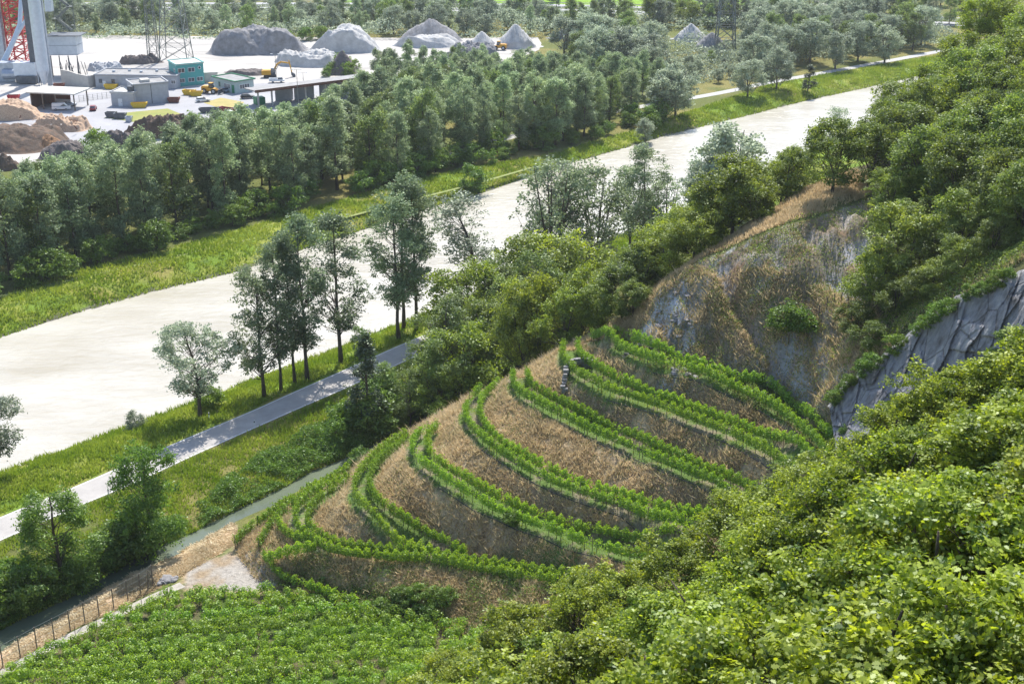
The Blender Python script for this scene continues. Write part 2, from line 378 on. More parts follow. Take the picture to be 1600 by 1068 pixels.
# foreground trees: crown-top px, py, depth, height, kind
FG = [(700, 1000, 100, 7), (830, 925, 104, 7.5), (925, 898, 102, 8), (1010, 862, 102, 8), (1090, 812, 104, 8.5), (1170, 765, 104, 8.5), (1250, 742, 100, 8.5), (1312, 705, 102, 8), (1385, 662, 95, 8.5), (1455, 600, 92, 9), (1530, 562, 90, 9), (1612, 535, 88, 9), (1700, 515, 86, 9),
      (720, 1035, 84, 7.5), (810, 995, 82, 8), (905, 960, 78, 8), (1000, 925, 76, 8), (1100, 880, 75, 8.5), (1200, 830, 74, 8.5), (1300, 775, 72, 8.5), (1400, 715, 70, 9), (1500, 662, 68, 9), (1600, 618, 66, 9), (1690, 590, 66, 9),
      (960, 1025, 54, 8), (1080, 980, 52, 8), (1200, 925, 50, 8), (1320, 865, 50, 8.5), (1450, 800, 48, 8.5), (1570, 750, 46, 8.5), (1690, 710, 46, 8.5), (850, 1062, 56, 8),
      (1130, 1075, 33, 7.5), (1290, 1010, 32, 7.5), (1440, 930, 30, 7.5), (1590, 870, 30, 7.5)]
fgpos = []
for px, py, D, Ht in FG:
    py += 22 if px < 1100 and D > 70 else 0; p = atd(px, py, D); p[2] -= .9; fgpos.append((p[0], p[1], p[2]-Ht, Ht, D)); ctrl.append((p[0], p[1], p[2]-Ht))
# hill foot outline
HB = np.concatenate([W([(372, 868), (366, 842), (430, 802), (546, 737), (600, 700), (680, 658)]),
      np.array([(5, 192), (30, 206), (60, 232), (90, 277), (120, 335), (190, 400), (400, 400), (400, -60), (-140, -60), (-120, 60), (-42, 100), (-13, 119)]),
      W([(740, 1000), (690, 975), (560, 942), (470, 915), (400, 905)])])
hb = resample(np.vstack([HB, HB[:1]]), 3.0)
for q in hb:
    if q[0] < 150 and q[1] > 60: ctrl.append((q[0], q[1], 0.0))
ctrl = np.array(ctrl)
key = np.round(ctrl[:, :2]/.25).astype(int); _, ui = np.unique(key, axis=0, return_index=True); ctrl = ctrl[ui]
_d = np.sqrt(((ctrl[:, None, :2]-ctrl[None, :, :2])**2).sum(2)); _z = np.abs(ctrl[:, None, 2]-ctrl[None, :, 2])
bad = np.triu((_d < 1.0) & (_z > .9*_d+.35), 1).any(1) ; ctrl = ctrl[~bad]
cx = ctrl[:, :2]
Dm = np.sqrt(((cx[:, None]-cx[None])**2).sum(2)); nC = len(cx)
A = np.zeros((nC+3, nC+3)); A[:nC, :nC] = -Dm-np.eye(nC)*0.0+np.eye(nC)*(-.0)
A[:nC, :nC] += np.eye(nC)*.06
A[:nC, nC] = 1; A[:nC, nC+1:] = cx; A[nC, :nC] = 1; A[nC+1:, :nC] = cx.T
sol = np.linalg.solve(A, np.concatenate([ctrl[:, 2], [0, 0, 0]]))
GX0, GX1, GY0, GY1, GS = -110.0, 200.0, -40.0, 400.0, .6
gx = np.arange(GX0, GX1+GS, GS); gy = np.arange(GY0, GY1+GS, GS)
HG = np.zeros((len(gy), len(gx)), np.float32)
for j in range(0, len(gy), 8):
    X, Y = np.meshgrid(gx, gy[j:j+8]); x = X.ravel(); y = Y.ravel()
    d = np.sqrt((x[:, None]-cx[:, 0])**2+(y[:, None]-cx[:, 1])**2)
    z = -(d@sol[:nC])+sol[nC]+sol[nC+1]*x+sol[nC+2]*y
    HG[j:j+8] = z.reshape(X.shape)
X, Y = np.meshgrid(gx, gy); inside = inpoly(X, Y, HB)
dh = dline(X, Y, np.vstack([HB, HB[:1]]))
HG = np.where(inside, np.maximum(HG, 0)*sst(dh, -.2, 1.2), 0)
rough_ = sst(HG, .5, 4)*((fbm(X, Y, 3.5, 4, 5)-.5)*.55+(fbm(X, Y, 12, 3, 9)-.5)*.5)
HG = HG+rough_
_S = np.array([atp(*q)[:2] for q in [(960, 505, 170), (1030, 447, 170), (1100, 400, 170), (1210, 357, 168), (1300, 330, 168), (1385, 296, 172), (1400, 420, 160), (1350, 520, 152), (1310, 600, 146), (1290, 640, 143), (1230, 590, 150), (1130, 565, 155), (1040, 545, 158)]])
_w = inpoly(X, Y, _S)*sst(dline(X, Y, np.vstack([_S, _S[:1]])), 0, 3)
_g = np.abs(fbm(X+.25*Y, Y*.22, 3.2, 3, 51)-.5)*2
HG = HG+_w*(-1.5*(1-sst(_g, 0, .35))+1.3*(fbm(X, Y, 2.2, 3, 52)-.5)+.6)
def hillz(x, y):
    fx = np.clip((np.asarray(x, float)-GX0)/GS, 0, len(gx)-1.001); fy = np.clip((np.asarray(y, float)-GY0)/GS, 0, len(gy)-1.001)
    ix = fx.astype(int); iy = fy.astype(int); a = fx-ix; b = fy-iy
    return (HG[iy, ix]*(1-a)+HG[iy, ix+1]*a)*(1-b)+(HG[iy+1, ix]*(1-a)+HG[iy+1, ix+1]*a)*b
RLINE = np.vstack([RIVER, RIVER[:1]]); CLINE = np.vstack([CANAL, CANAL[:1]])
def height(x, y):
    x = np.asarray(x, float); y = np.asarray(y, float)
    z = hillz(x, y)
    nz = (fbm(x, y, 2.5, 3, 3)-.5)
    dr = dline(x, y, RLINE)+nz*1.2; ir = inpoly(x, y, RIVER)
    zr = np.where(ir, -2-2.5*sst(dr, 0, 3), -2.05+2.05*sst(dr, -.5, 7.5))
    dc = dline(x, y, CLINE)+nz*.6; ic = inpoly(x, y, CANAL)
    zc = np.where(ic, -1-1.5*sst(dc, 0, 1.5), -1.05+1.05*sst(dc, -.3, 3.5))
    z = np.where(zr < 0, np.minimum(z, zr), z); z = np.where(zc < 0, np.minimum(z, zc), z)
    return z
def hz(x, y): return float(height(np.array([x]), np.array([y]))[0])

# region polygons
FIELD = W([(-60, 1110), (12, 1050), (110, 1003), (275, 925), (420, 926), (560, 947), (690, 977), (790, 995), (860, 1010), (930, 1060), (930, 1110)])
YARD = W([(-300, 300), (0, 266), (128, 252), (150, 240), (262, 228), (300, 200), (420, 190), (520, 175), (640, 130), (790, 100), (850, 75), (840, 58), (700, 60), (330, 57), (100, 55), (-300, 55)])
STRAW = np.concatenate([CAN_R[1:10], W([(376, 843), (330, 872), (270, 905), (189, 948), (108, 985), (0, 1045), (-60, 1085)])])
PATCH = W([(285, 917), (300, 885), (360, 862), (412, 878), (436, 915), (380, 924)])
FARBANK = np.concatenate([RIVER_FAR, W([(1760, 40), (1560, 72), (1380, 100), (1200, 133), (1000, 200), (860, 240), (730, 263), (600, 292), (420, 345), (250, 392), (100, 428), (0, 467), (-260, 545)])])
NEARBANK = np.concatenate([RIVER_NEAR, W([(1760, 100), (980, 420), (400, 640), (0, 808), (-260, 910)])])
SCAR = np.array([atp(*q)[:2] for q in [(960, 505, 170), (1030, 447, 170), (1100, 400, 170), (1210, 357, 168), (1300, 330, 168), (1385, 296, 172), (1400, 420, 160), (1350, 520, 152), (1310, 600, 146), (1290, 640, 143), (1230, 590, 150), (1130, 565, 155), (1040, 545, 158)]])
SCARGREY = np.array([atp(*q)[:2] for q in [(960, 510, 169), (1080, 415, 169), (1090, 470, 163), (1100, 540, 157), (1040, 540, 159)]])
SCARGREY2 = np.array([atp(*q)[:2] for q in [(1110, 402, 169.5), (1210, 359, 168), (1300, 332, 168), (1385, 298, 172), (1380, 330, 168), (1270, 385, 164), (1180, 400, 166), (1130, 405, 168)]])
FARFIELD = W([(540, 7), (900, 8), (1255, 17), (1255, -60), (540, -60)])

# ------------------------------------------------------------------ terrain mesh
def grow(a, b, s0, s1):
    out = [a]
    while out[-1] < b: out.append(out[-1]+s0+(s1-s0)*(out[-1]-a)/(b-a))
    return out
ys = np.array(grow(-30, 108, 1.6, .9)[:-1]+grow(108, 205, .55, .55)[:-1]+grow(205, 460, .7, 2.2)[:-1]+grow(460, 950, 2.2, 6))
us = np.linspace(-1, 1, 561)
YY = np.repeat(ys[:, None], len(us), 1); XX = us[None, :]*(75+.62*np.maximum(YY, 0))
ZZ = height(XX, YY)
def blend(c, c2, w): return c*(1-w[..., None])+np.array(c2)*w[..., None]
n1 = fbm(XX, YY, 18, 4, 21); n2 = fbm(XX, YY, 4, 4, 31); n3 = fbm(XX, YY, 1.6, 3, 41)
col = np.ones(XX.shape+(3,))*np.array((.13, .15, .045))
col = blend(col, (.22, .20, .07), sst(n1, .45, .65))
d_fb = inpoly(XX, YY, FARBANK); d_nb = inpoly(XX, YY, NEARBANK)
g = np.ones(XX.shape+(3,))*np.array((.17, .26, .035)); g = blend(g, (.27, .30, .06), sst(n2, .4, .6)); g = blend(g, (.11, .17, .03), sst(n3, .55, .75))
g = blend(g, (.30, .24, .09), sst(n1, .56, .7)*.6)
col = np.where((d_fb | d_nb)[..., None], g, col)
dr_ = dline(XX, YY, RLINE)
rk = (dr_ < 1.3+1.5*(n2-.5)) & ~inpoly(XX, YY, RIVER)
col = np.where((rk & d_fb)[..., None], np.array((.14, .14, .10)), col)
col = blend(col, (.20, .19, .16), inpoly(XX, YY, RIVER).astype(float))
col = np.where(inpoly(XX, YY, FARFIELD)[..., None], np.array((.20, .33, .04))*(0.8+.4*n1[..., None]), col)
straw = np.ones(XX.shape+(3,))*np.array((.56, .42, .28)); straw = blend(straw, (.42, .30, .19), sst(n3, .4, .7))
col = np.where(inpoly(XX, YY, STRAW)[..., None], straw, col)
soil = blend(np.ones(XX.shape+(3,))*np.array((.15, .13, .075)), (.08, .13, .03), sst(n2, .4, .6))
col = np.where(inpoly(XX, YY, FIELD)[..., None], soil, col)
hin = inpoly(XX, YY, HB) & (ZZ > .02)
dry = np.ones(XX.shape+(3,))*np.array((.52, .42, .27)); dry = blend(dry, (.36, .27, .17), sst(n3, .42, .62)); dry = blend(dry, (.20, .19, .07), sst(n1, .50, .66)*.8)
dry = blend(dry, (.46, .35, .20), sst(n2, .55, .7)*.7)
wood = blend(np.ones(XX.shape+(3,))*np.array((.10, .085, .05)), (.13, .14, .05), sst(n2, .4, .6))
vine_area = W([(380, 890), (360, 840), (600, 690), (660, 650), (760, 585), (880, 535), (930, 505)], 8)
VA = np.concatenate([HB[:5], np.array([(0, 178), (12, 177), (24, 168), (43, 152), (42, 132), (20, 120), (0, 122), (-12, 135)]), W([(690, 978), (560, 945), (470, 917), (400, 907)])])
rt_shade_ = sst(XX+(YY-150)*-.35, -4, 12)*sst(n2, .32, .5)*.75; dry = blend(dry, (.21, .15, .10), rt_shade_)  # right-hand banks: mostly vine shade painted into the albedo, plus brown soil patches
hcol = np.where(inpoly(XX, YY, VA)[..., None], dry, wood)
sc = blend(np.ones(XX.shape+(3,))*np.array((.26, .22, .16)), (.36, .355, .36), sst(n2, .5, .68)); sc = blend(sc, (.17, .17, .075), sst(n1, .48, .62)); gg_ = np.abs(fbm(XX+.25*YY, YY*.22, 3.2, 3, 51)-.5)*2; sc = blend(sc, (.44, .44, .46), (1-sst(gg_, .05, .28))*sst(n2, .35, .6))
sc = blend(sc, (.30, .18, .10), sst(n3, .60, .75)*.7)
hcol = np.where(inpoly(XX, YY, SCAR)[..., None], sc, hcol)
sg = blend(np.ones(XX.shape+(3,))*np.array((.55, .56, .60)), (.38, .33, .24), sst(n2, .52, .7)); sg = blend(sg, (.22, .22, .24), sst(n3, .5, .7))
hcol = np.where(inpoly(XX, YY, SCARGREY)[..., None], sg, hcol)
sg2 = blend(np.ones(XX.shape+(3,))*np.array((.40, .36, .31)), (.28, .22, .16), sst(n2, .45, .6))
hcol = np.where(inpoly(XX, YY, SCARGREY2)[..., None], sg2, hcol)
for nm, z, eo, ei in edges:
    P = np.vstack([eo, ei[::-1]]); m_ = inpoly(XX, YY, P)
    bc = blend(np.ones(XX.shape+(3,))*np.array((.24, .21, .14)), (.12, .19, .05), sst(n3+n2*.6, .62, .82))
    hcol = np.where(m_[..., None], bc, hcol)
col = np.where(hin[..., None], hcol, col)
fanp = W([(395, 850), (450, 800), (540, 740), (480, 800), (500, 850), (560, 880), (900, 905), (900, 925), (600, 900), (470, 890)], 2)
col = np.where(inpoly(XX, YY, fanp)[..., None], blend(np.ones(XX.shape+(3,))*np.array((.15, .24, .07)), (.25, .24, .14), sst(n3, .5, .7)), col)
pt = blend(np.ones(XX.shape+(3,))*np.array((.40, .37, .33)), (.34, .26, .17), sst(n2, .45, .65))
col = np.where(inpoly(XX, YY, W([(270, 920), (300, 872), (365, 845), (405, 850), (440, 918), (400, 928)]))[..., None], blend(np.ones(XX.shape+(3,))*np.array((.42, .32, .20)), (.20, .22, .09), sst(n2, .5, .65)), col)
col = np.where(inpoly(XX, YY, PATCH)[..., None], pt, col)
# terrain mesh: natural ground
idx = np.arange(XX.size).reshape(XX.shape)
F = np.stack([idx[:-1, :-1], idx[:-1, 1:], idx[1:, 1:], idx[1:, :-1]], -1).reshape(-1, 4)
def ground_mat():
    m, t, out = newmat('ground'); L = t.links.new
    p = t.nodes.new('ShaderNodeBsdfPrincipled'); L(p.outputs[0], out.inputs[0]); p.inputs['Roughness'].default_value = .95; p.inputs['Specular IOR Level'].default_value = .1
    a = t.nodes.new('ShaderNodeAttribute'); a.attribute_name = 'albedo'
    g_ = t.nodes.new('ShaderNodeNewGeometry')
    n = t.nodes.new('ShaderNodeTexNoise'); L(g_.outputs['Position'], n.inputs[0]); n.inputs['Scale'].default_value = 2.2; n.inputs['Detail'].default_value = 10; n.inputs['Roughness'].default_value = .75
    mr = t.nodes.new('ShaderNodeMapRange'); L(n.outputs[0], mr.inputs[0]); mr.inputs[1].default_value = .3; mr.inputs[2].default_value = .7; mr.inputs[3].default_value = .55; mr.inputs[4].default_value = 1.35
    mu = t.nodes.new('ShaderNodeMix'); mu.data_type = 'RGBA'; mu.blend_type = 'MULTIPLY'; mu.inputs[0].default_value = 1
    L(a.outputs['Color'], mu.inputs[6]); L(mr.outputs[0], mu.inputs[7]); L(mu.outputs[2], p.inputs['Base Color'])
    b = t.nodes.new('ShaderNodeBump'); b.inputs['Strength'].default_value = .9; b.inputs['Distance'].default_value = .35
    L(n.outputs[0], b.inputs['Height']); L(b.outputs[0], p.inputs['Normal'])
    return m
M['ground'] = ground_mat()
def ground_obj(name, Fs):
    u = np.unique(Fs); remap = np.zeros(XX.size, np.int32); remap[u] = np.arange(len(u))
    V = np.stack([XX.ravel(), YY.ravel(), ZZ.ravel()], 1)[u]
    me = mesh_np(name, V, remap[Fs], M['ground'], smooth=True)
    a = me.attributes.new('albedo', 'FLOAT_COLOR', 'POINT')
    a.data.foreach_set('color', np.concatenate([np.clip(col.reshape(-1, 3)[u], 0, 1), np.ones((len(u), 1))], 1).astype(np.float32).ravel())
    return tag(obj(name, me), kind='structure')
fc = np.stack([XX.ravel()[F].mean(1), YY.ravel()[F].mean(1)], 1)
isH = inpoly(fc[:, 0], fc[:, 1], HB)
ground_obj('hillside', F[isH]); ground_obj('valley_ground', F[~isH])
# far ground out to the horizon: ring of sheets
yb = float(ys[-1]); wb = 75+.62*yb; ya = float(ys[0])
mb = MB()
mb.add([(-wb, yb, 0), (wb, yb, 0), (7000, 7500, 0), (-7000, 7500, 0)], [(0, 1, 2, 3)])
mb.add([(-75, 0, 0), (-wb, yb, 0), (-7000, 7500, 0), (-7000, -200, 0), (-75, ya, 0)], [(0, 1, 2, 3, 4)])
mb.add([(75, 0, 0), (75, ya, 0), (7000, -200, 0), (7000, 7500, 0), (wb, yb, 0)], [(0, 1, 2, 3, 4)])
tag(mb.build('plain', mat('plain', (.17, .22, .06), (.11, .14, .05), .02, .95)), kind='structure')

# ------------------------------------------------------------------ water
def water_mat(name, c1, c2, rough, bscale, bstr, stretch, dist=.15):
    m = mat(name, c1, c2, .06, rough, 0, 0, .5, stretch=stretch); t = m.node_tree
    p = [n for n in t.nodes if n.type == 'BSDF_PRINCIPLED'][0]; tc = [n for n in t.nodes if n.type == 'TEX_COORD'][0]
    mp = t.nodes.new('ShaderNodeMapping'); mp.inputs['Scale'].default_value = stretch; mp.inputs['Rotation'].default_value = (0, 0, 0)
    t.links.new(tc.outputs['Object'], mp.inputs[0])
    n = t.nodes.new('ShaderNodeTexNoise'); n.inputs['Scale'].default_value = bscale; n.inputs['Detail'].default_value = 7; n.inputs['Distortion'].default_value = .8
    t.links.new(mp.outputs[0], n.inputs[0])
    b = t.nodes.new('ShaderNodeBump'); b.inputs['Strength'].default_value = bstr; b.inputs['Distance'].default_value = dist
    t.links.new(n.outputs[0], b.inputs['Height']); t.links.new(b.outputs[0], p.inputs['Normal'])
    return m
M['river'] = water_mat('river', (.50, .475, .42), (.37, .34, .275), .25, .45, .9, (.6, 1.5, 1), .3)
M['canal'] = water_mat('canal', (.125, .15, .10), (.075, .095, .065), .2, 1.6, .4, (1, 1, 1), .08)
def ribbon(name, A_, B_, z, m, step=4.0, n=80):
    a = resample(A_, 1.0); b = resample(B_, 1.0)
    ta = np.linspace(0, len(a)-1, n); a = np.stack([np.interp(ta, range(len(a)), a[:, k]) for k in (0, 1)], 1)
    tb = np.linspace(0, len(b)-1, n); b = np.stack([np.interp(tb, range(len(b)), b[:, k]) for k in (0, 1)], 1)
    V = np.concatenate([np.c_[a, np.full(n, z)], np.c_[b, np.full(n, z)]]); i = np.arange(n-1)
    F_ = np.stack([i+n, i+n+1, i+1, i], 1)
    return obj(name, mesh_np(name, V, F_, m))
def widen(A_, B_, w):   # pull two lines apart
    a = resample(A_, 1e9 if False else 3.0); b = resample(B_, 3.0)
    def push(P, Q):
        d = np.gradient(P, axis=0); nn = np.stack([-d[:, 1], d[:, 0]], 1); nn /= np.linalg.norm(nn, axis=1, keepdims=True)
        c = Q[np.argmin(((P[:, None]-Q[None])**2).sum(2), 1)]
        s = np.sign(((P-c)*nn).sum(1)); return P+nn*s[:, None]*w
    return push(a, b), push(b, a)
a, b = widen(RIVER_FAR, RIVER_NEAR, 1.6); tag(ribbon('river_water', a, b, -2, M['river']), kind='structure')
a, b = widen(CAN_L, CAN_R, 1.0); tag(ribbon('canal_water', a, b, -1, M['canal']), kind='structure')

# ------------------------------------------------------------------ roads, paths, yard sheets
def sheet(name, P, z, m, tri=True):
    mb = MB(); P = [tuple(p[:2])+(z,) for p in P]
    area = sum(P[i][0]*P[(i+1) % len(P)][1]-P[(i+1) % len(P)][0]*P[i][1] for i in range(len(P)))
    if area < 0: P = P[::-1]
    mb.add(P, [tuple(range(len(P)))]); return tag(mb.build(name, m), kind='structure')
RU = smoothline(W(ROAD_U), 2.0); RL = smoothline(W(ROAD_L), 2.0)
tag(ribbon('road', RU, RL, .03, M['asphalt'], n=90), kind='structure')
def offset(P, d):
    g_ = np.gradient(P, axis=0); n_ = np.stack([-g_[:, 1], g_[:, 0]], 1); n_ /= np.linalg.norm(n_, axis=1, keepdims=True); return P+n_*d
tag(ribbon('road_edge_line', offset(RU, -.12), offset(RU, -.32), .036, M['line_white'], n=90), kind='structure')
tag(ribbon('road_edge_line', offset(RL, .12), offset(RL, .32), .036, M['line_white'], n=90), kind='structure')
def strip(name, pts, w, m, z=.03, z0=0):
    P = smoothline(W(pts, z0), 1.5); return tag(ribbon(name, offset(P, w/2), offset(P, -w/2), z, m, n=len(P)), kind='structure')
strip('cycle_path', [(620, 270), (740, 230), (850, 200), (940, 178), (1010, 165), (1130, 145), (1200, 129), (1270, 117), (1380, 97), (1480, 78)], 3.6, mat('path_grey', (.42, .42, .41), (.34, .34, .33), .6, .9))
strip('river_track', [(-60, 478), (60, 448), (180, 422), (270, 401), (400, 372), (520, 345), (640, 313), (740, 288), (830, 262)], 1.0, mat('track_pale', (.25, .26, .12), (.17, .23, .05), .5, .95))
strip('gravel_path', [(-60, 1083), (0, 1053), (60, 1020), (108, 994), (189, 957), (240, 932), (285, 913)], 1.3, M['gravel_path'])
sheet('gravel_yard', resample(np.vstack([YARD, YARD[:1]]), 15)[:-1], .04, M['yard'])
sheet('yard_asphalt', W([(-120, 168), (150, 143), (420, 130), (560, 125), (600, 150), (470, 186), (300, 200), (200, 232), (140, 248), (60, 215), (-120, 215)]), .055, M['yard_asphalt'])
sheet('yard_lawn', W([(163, 184), (200, 176), (262, 170), (302, 186), (298, 194), (215, 192)]), .07, mat('lawn', (.30, .28, .09), (.20, .24, .06), .3, .95))
sheet('yard_lawn', W([(318, 161), (345, 153), (382, 160), (372, 167), (345, 170)]), .07, mat('lawn_dry', (.42, .34, .14), (.30, .27, .10), .3, .95))
# motorway
MW = [(-300, 9), (0, 10), (400, 10), (700, 11), (900, 13), (1100, 20), (1250, 26), (1400, 31), (1700, 40)]
mwl = smoothline(W(MW), 8.0)
tag(ribbon('motorway', offset(mwl, 13), offset(mwl, 2.0), .05, M['yard_asphalt'], n=90), kind='structure')
tag(ribbon('motorway', offset(mwl, -2.0), offset(mwl, -13), .05, M['yard_asphalt'], n=90), kind='structure')
for o_ in (12.5, 2.4, -2.4, -12.5):
    tag(ribbon('motorway_edge_line', offset(mwl, o_+.15), offset(mwl, o_-.15), .056, M['line_white'], n=90), kind='structure')
strip('side_road', [(1284, 24), (1283, 10), (1281, 0), (1275, -20)], 9, M['yard'])

exec_order_marker = 1
# ================================================================== TREES
def frames(N, rs):
    N = N/np.maximum(np.linalg.norm(N, axis=1, keepdims=True), 1e-6)
    r = rs.normal(size=N.shape); T = r-(r*N).sum(1, keepdims=True)*N; T /= np.maximum(np.linalg.norm(T, axis=1, keepdims=True), 1e-6)
    return T, np.cross(N, T)
QUAD = np.array([(0, -.5), (.33, 0), (0, .5), (-.33, 0)])
LEAF = np.array([(0, -.5), (.16, -.28), (.30, -.02), (.2, .2), (.12, .42), (0, .5), (-.12, .42), (-.2, .2), (-.30, -.02), (-.16, -.28)])
_a = np.linspace(0, 2*pi, 11)[:-1]
_o = [(.12, -.3), (.27, -.22), (.15, -.08), (.34, .06), (.19, .18), (.27, .35), (.09, .4)]
STAR = np.array([(0, -.5)]+_o+[(0, .5)]+[(-a, b) for a, b in _o[::-1]])*np.array([1.1, 1.0])
def leaves(P, N, S, tmpl, rs, fold=0.0):
    T, B = frames(N, rs); k = len(tmpl); n = len(P)
    V = P[:, None]+(T[:, None]*tmpl[None, :, 0, None]+B[:, None]*tmpl[None, :, 1, None])*S[:, None, None]
    if fold:
        Nn = np.cross(T, B); V = V+Nn[:, None]*(np.abs(tmpl[None, :, 0, None])*fold*S[:, None, None])
    return V.reshape(-1, 3), np.arange(n*k).reshape(n, k)
def rand_unit(n, rs):
    v = rs.normal(size=(n, 3)); return v/np.linalg.norm(v, axis=1, keepdims=True)
SH = {
 'oval': lambda t: np.sqrt(np.clip(1-((t-.45)/.58)**2, 0.02, 1)),
 'round': lambda t: np.sqrt(np.clip(1-((t-.5)/.53)**2, 0.02, 1)),
 'cone': lambda t: np.clip((1.04-t)**.75, .04, 1)*np.clip(.55+t*3, 0, 1),
 'tall': lambda t: np.clip(np.minimum(.35+t*2.2, 1.12-.35*t)*np.where(t > .8, np.sqrt(np.clip((1.02-t)/.22, 0.01, 1)), 1), .05, 1),
 'vase': lambda t: np.clip(.35+.65*t**.7, 0, 1)*np.where(t > .75, np.sqrt(np.clip((1.03-t)/.28, 0.01, 1)), 1),
}
def tree_meshes(nm, leafm, seed, H, cb, R, shape, nclump, rc, nl, ls, tr, wander=.3, lean=(0, 0), star=0, bark='bark', inner=.35, limbs=None, fork=0, twig=False, lsv=.35):
    rs = np.random.RandomState(seed)
    mb = MB()
    # trunk
    n = 8; zz = np.linspace(0, H*.93, n); wx = np.cumsum(rs.normal(size=n))*wander*.35+lean[0]*(zz/H)**1.5; wy = np.cumsum(rs.normal(size=n))*wander*.35+lean[1]*(zz/H)**1.5
    wx -= wx[0]; wy -= wy[0]
    TP = np.stack([wx, wy, zz], 1); TR = tr*(1-zz/H*.9)**.8; TR[0] *= 1.35
    if not fork: mb.tube(TP, TR, 7)
    else:
        k = 3; mb.tube(TP[:k], TR[:k], 7)
        for q in range(fork):
            a = 2*pi*q/fork+rs.rand(); s = R*.45
            P = TP[k-1:].copy(); f = np.linspace(0, 1, len(P)); P[:, 0] += cos(a)*s*f**.8; P[:, 1] += sin(a)*s*f**.8
            mb.tube(P, TR[k-1:]*.75, 6)
    # clumps
    t = rs.rand(nclump)**.9; u = inner+(1-inner)*np.sqrt(rs.rand(nclump)); th = rs.rand(nclump)*2*pi
    lob = 1+.22*np.sin(th*3+rs.rand()*6)+.15*np.sin(th*2+t*7)
    rr = R*SH[shape](t)*u*lob
    cz = cb+t*(H-cb)
    ax = np.interp(cz, zz, TP[:, 0]); ay = np.interp(cz, zz, TP[:, 1])
    Cc = np.stack([ax+rr*np.cos(th), ay+rr*np.sin(th), cz], 1)
    nb = 7+int(R*1.2); bi = rs.permutation(nclump)[:nb]; Bc = Cc[bi].copy(); Bc[:, :2] = Bc[:, :2]*1.08
    dd = np.linalg.norm((Cc[:, None]-Bc[None])*np.array([1, 1, .8]), axis=2); jn = dd.argmin(1); pull = .34
    Cc = Cc+(Bc[jn]-Cc)*pull*np.clip(dd[np.arange(nclump), jn, None]/(R*.5), 0, 1)
    crr = rc*(.65+.7*rs.rand(nclump))
    # branches
    sel = rs.permutation(nclump)[:(limbs or nclump)]
    for i in sel:
        c = Cc[i]; z0 = max(min(cb*.75, H*.4), c[2]-rr[i]*(.5+.5*rs.rand())-.3)
        z0 = min(z0, H*.88)
        p0 = np.array([np.interp(z0, zz, TP[:, 0]), np.interp(z0, zz, TP[:, 1]), z0])
        if fork: p0[:2] += (c[:2]-p0[:2])*.25
        mid = (p0+c)/2+rs.normal(size=3)*rr[i]*.10+np.array([0, 0, -.04*rr[i]])
        r0 = max(tr*.32*(1-z0/H)**.7, tr*.08)
        mb.tube([p0, mid, c], [r0, r0*.6, r0*.2], 4, cap=False)
        if twig:
            for _ in range(4):
                e = c+rand_unit(1, rs)[0]*crr[i]*1.0; mb.tube([c*.6+mid*.4, e], [r0*.3, r0*.08], 3, cap=False)
    # leaves: every clump is a bunch of flat ragged sprays
    cnt = (nl*(crr/rc)**2).astype(int)+4; nsp = 9
    ids = np.repeat(np.arange(nclump), cnt); n = len(ids)
    sd_ = rand_unit(nclump*nsp, rs); sd_[:, 2] = sd_[:, 2]*.8+.1; sr = .35+.85*rs.rand(nclump*nsp); sg = .16+.16*rs.rand(nclump*nsp); sv = rs.rand(nclump*nsp)
    tilt = rs.normal(size=(nclump*nsp, 3))*.45
    sid = ids*nsp+rs.randint(nsp, size=n); d = sd_[sid]
    g3 = rs.normal(size=(n, 3)); g3[:, 2] = g3[:, 2]*.45-.25*(g3[:, 0]**2+g3[:, 1]**2)*.5
    P = Cc[ids]+d*(sr[sid]*crr[ids])[:, None]+g3*(sg[sid]*crr[ids]*1.25)[:, None]
    N = d*.35+tilt[sid]+rand_unit(n, rs)*.75+np.array([0, 0, .65])
    S = ls*(1-lsv/2+lsv*rs.rand(n))
    v = np.clip(.5+.22*rs.normal(size=n)+(rs.rand(nclump)[ids]-.5)*.5+(sv[sid]-.5)*.5, 0, 1)
    if star:
        k = int(n*star); V1, F1 = leaves(P[:k], N[:k], S[:k]*1.25, STAR, rs, .25); V2, F2 = leaves(P[k:], N[k:], S[k:], LEAF, rs, .3)
        V = np.concatenate([V1, V2]); Fs = [F1, F2+len(V1)]
        perm = rs.permutation(n)
    else:
        V, F1 = leaves(P, N, S, QUAD, rs); Fs = [F1]
    crown = mesh_np('crown', V, Fs, M[leafm], attr=v)
    me = bpy.data.meshes.new('trunk'); me.from_pydata([tuple(q) for q in np.concatenate(mb.V)], [], [tuple(f) for f in mb.F]); me.update()
    me.materials.append(M[bark]); me.polygons.foreach_set('use_smooth', [True]*len(me.polygons))
    return (me, crown)
KIND = {}
def reg(k, n, *a, **kw):
    KIND[k] = [tree_meshes(k, a[0], 100+hash_(k)+i*7, *a[1:], **kw) for i in range(n)]
def hash_(s): return sum(ord(c)*(i+1) for i, c in enumerate(s)) % 997
reg('poplar', 7, 'leaf_poplar', 21, 2.5, 4.0, 'tall', 100, 1.25, 85, .46, .32, limbs=50)
reg('poplar_green', 4, 'leaf_green', 18, 2.2, 4.7, 'oval', 90, 1.3, 90, .46, .30, limbs=40)
reg('willow', 4, 'leaf_willow', 12, 1.8, 4.8, 'round', 80, 1.15, 100, .42, .28, limbs=40, bark='bark_pale', fork=3)
reg('slim', 5, 'leaf_slim', 26, 5.8, 4.9, 'tall', 125, 1.1, 78, .36, .34, inner=.2, limbs=85)
reg('open', 2, 'leaf_willow', 17, 6, 5.0, 'vase', 55, 1.2, 75, .38, .34, wander=.9, lean=(-2.5, 0), limbs=55)
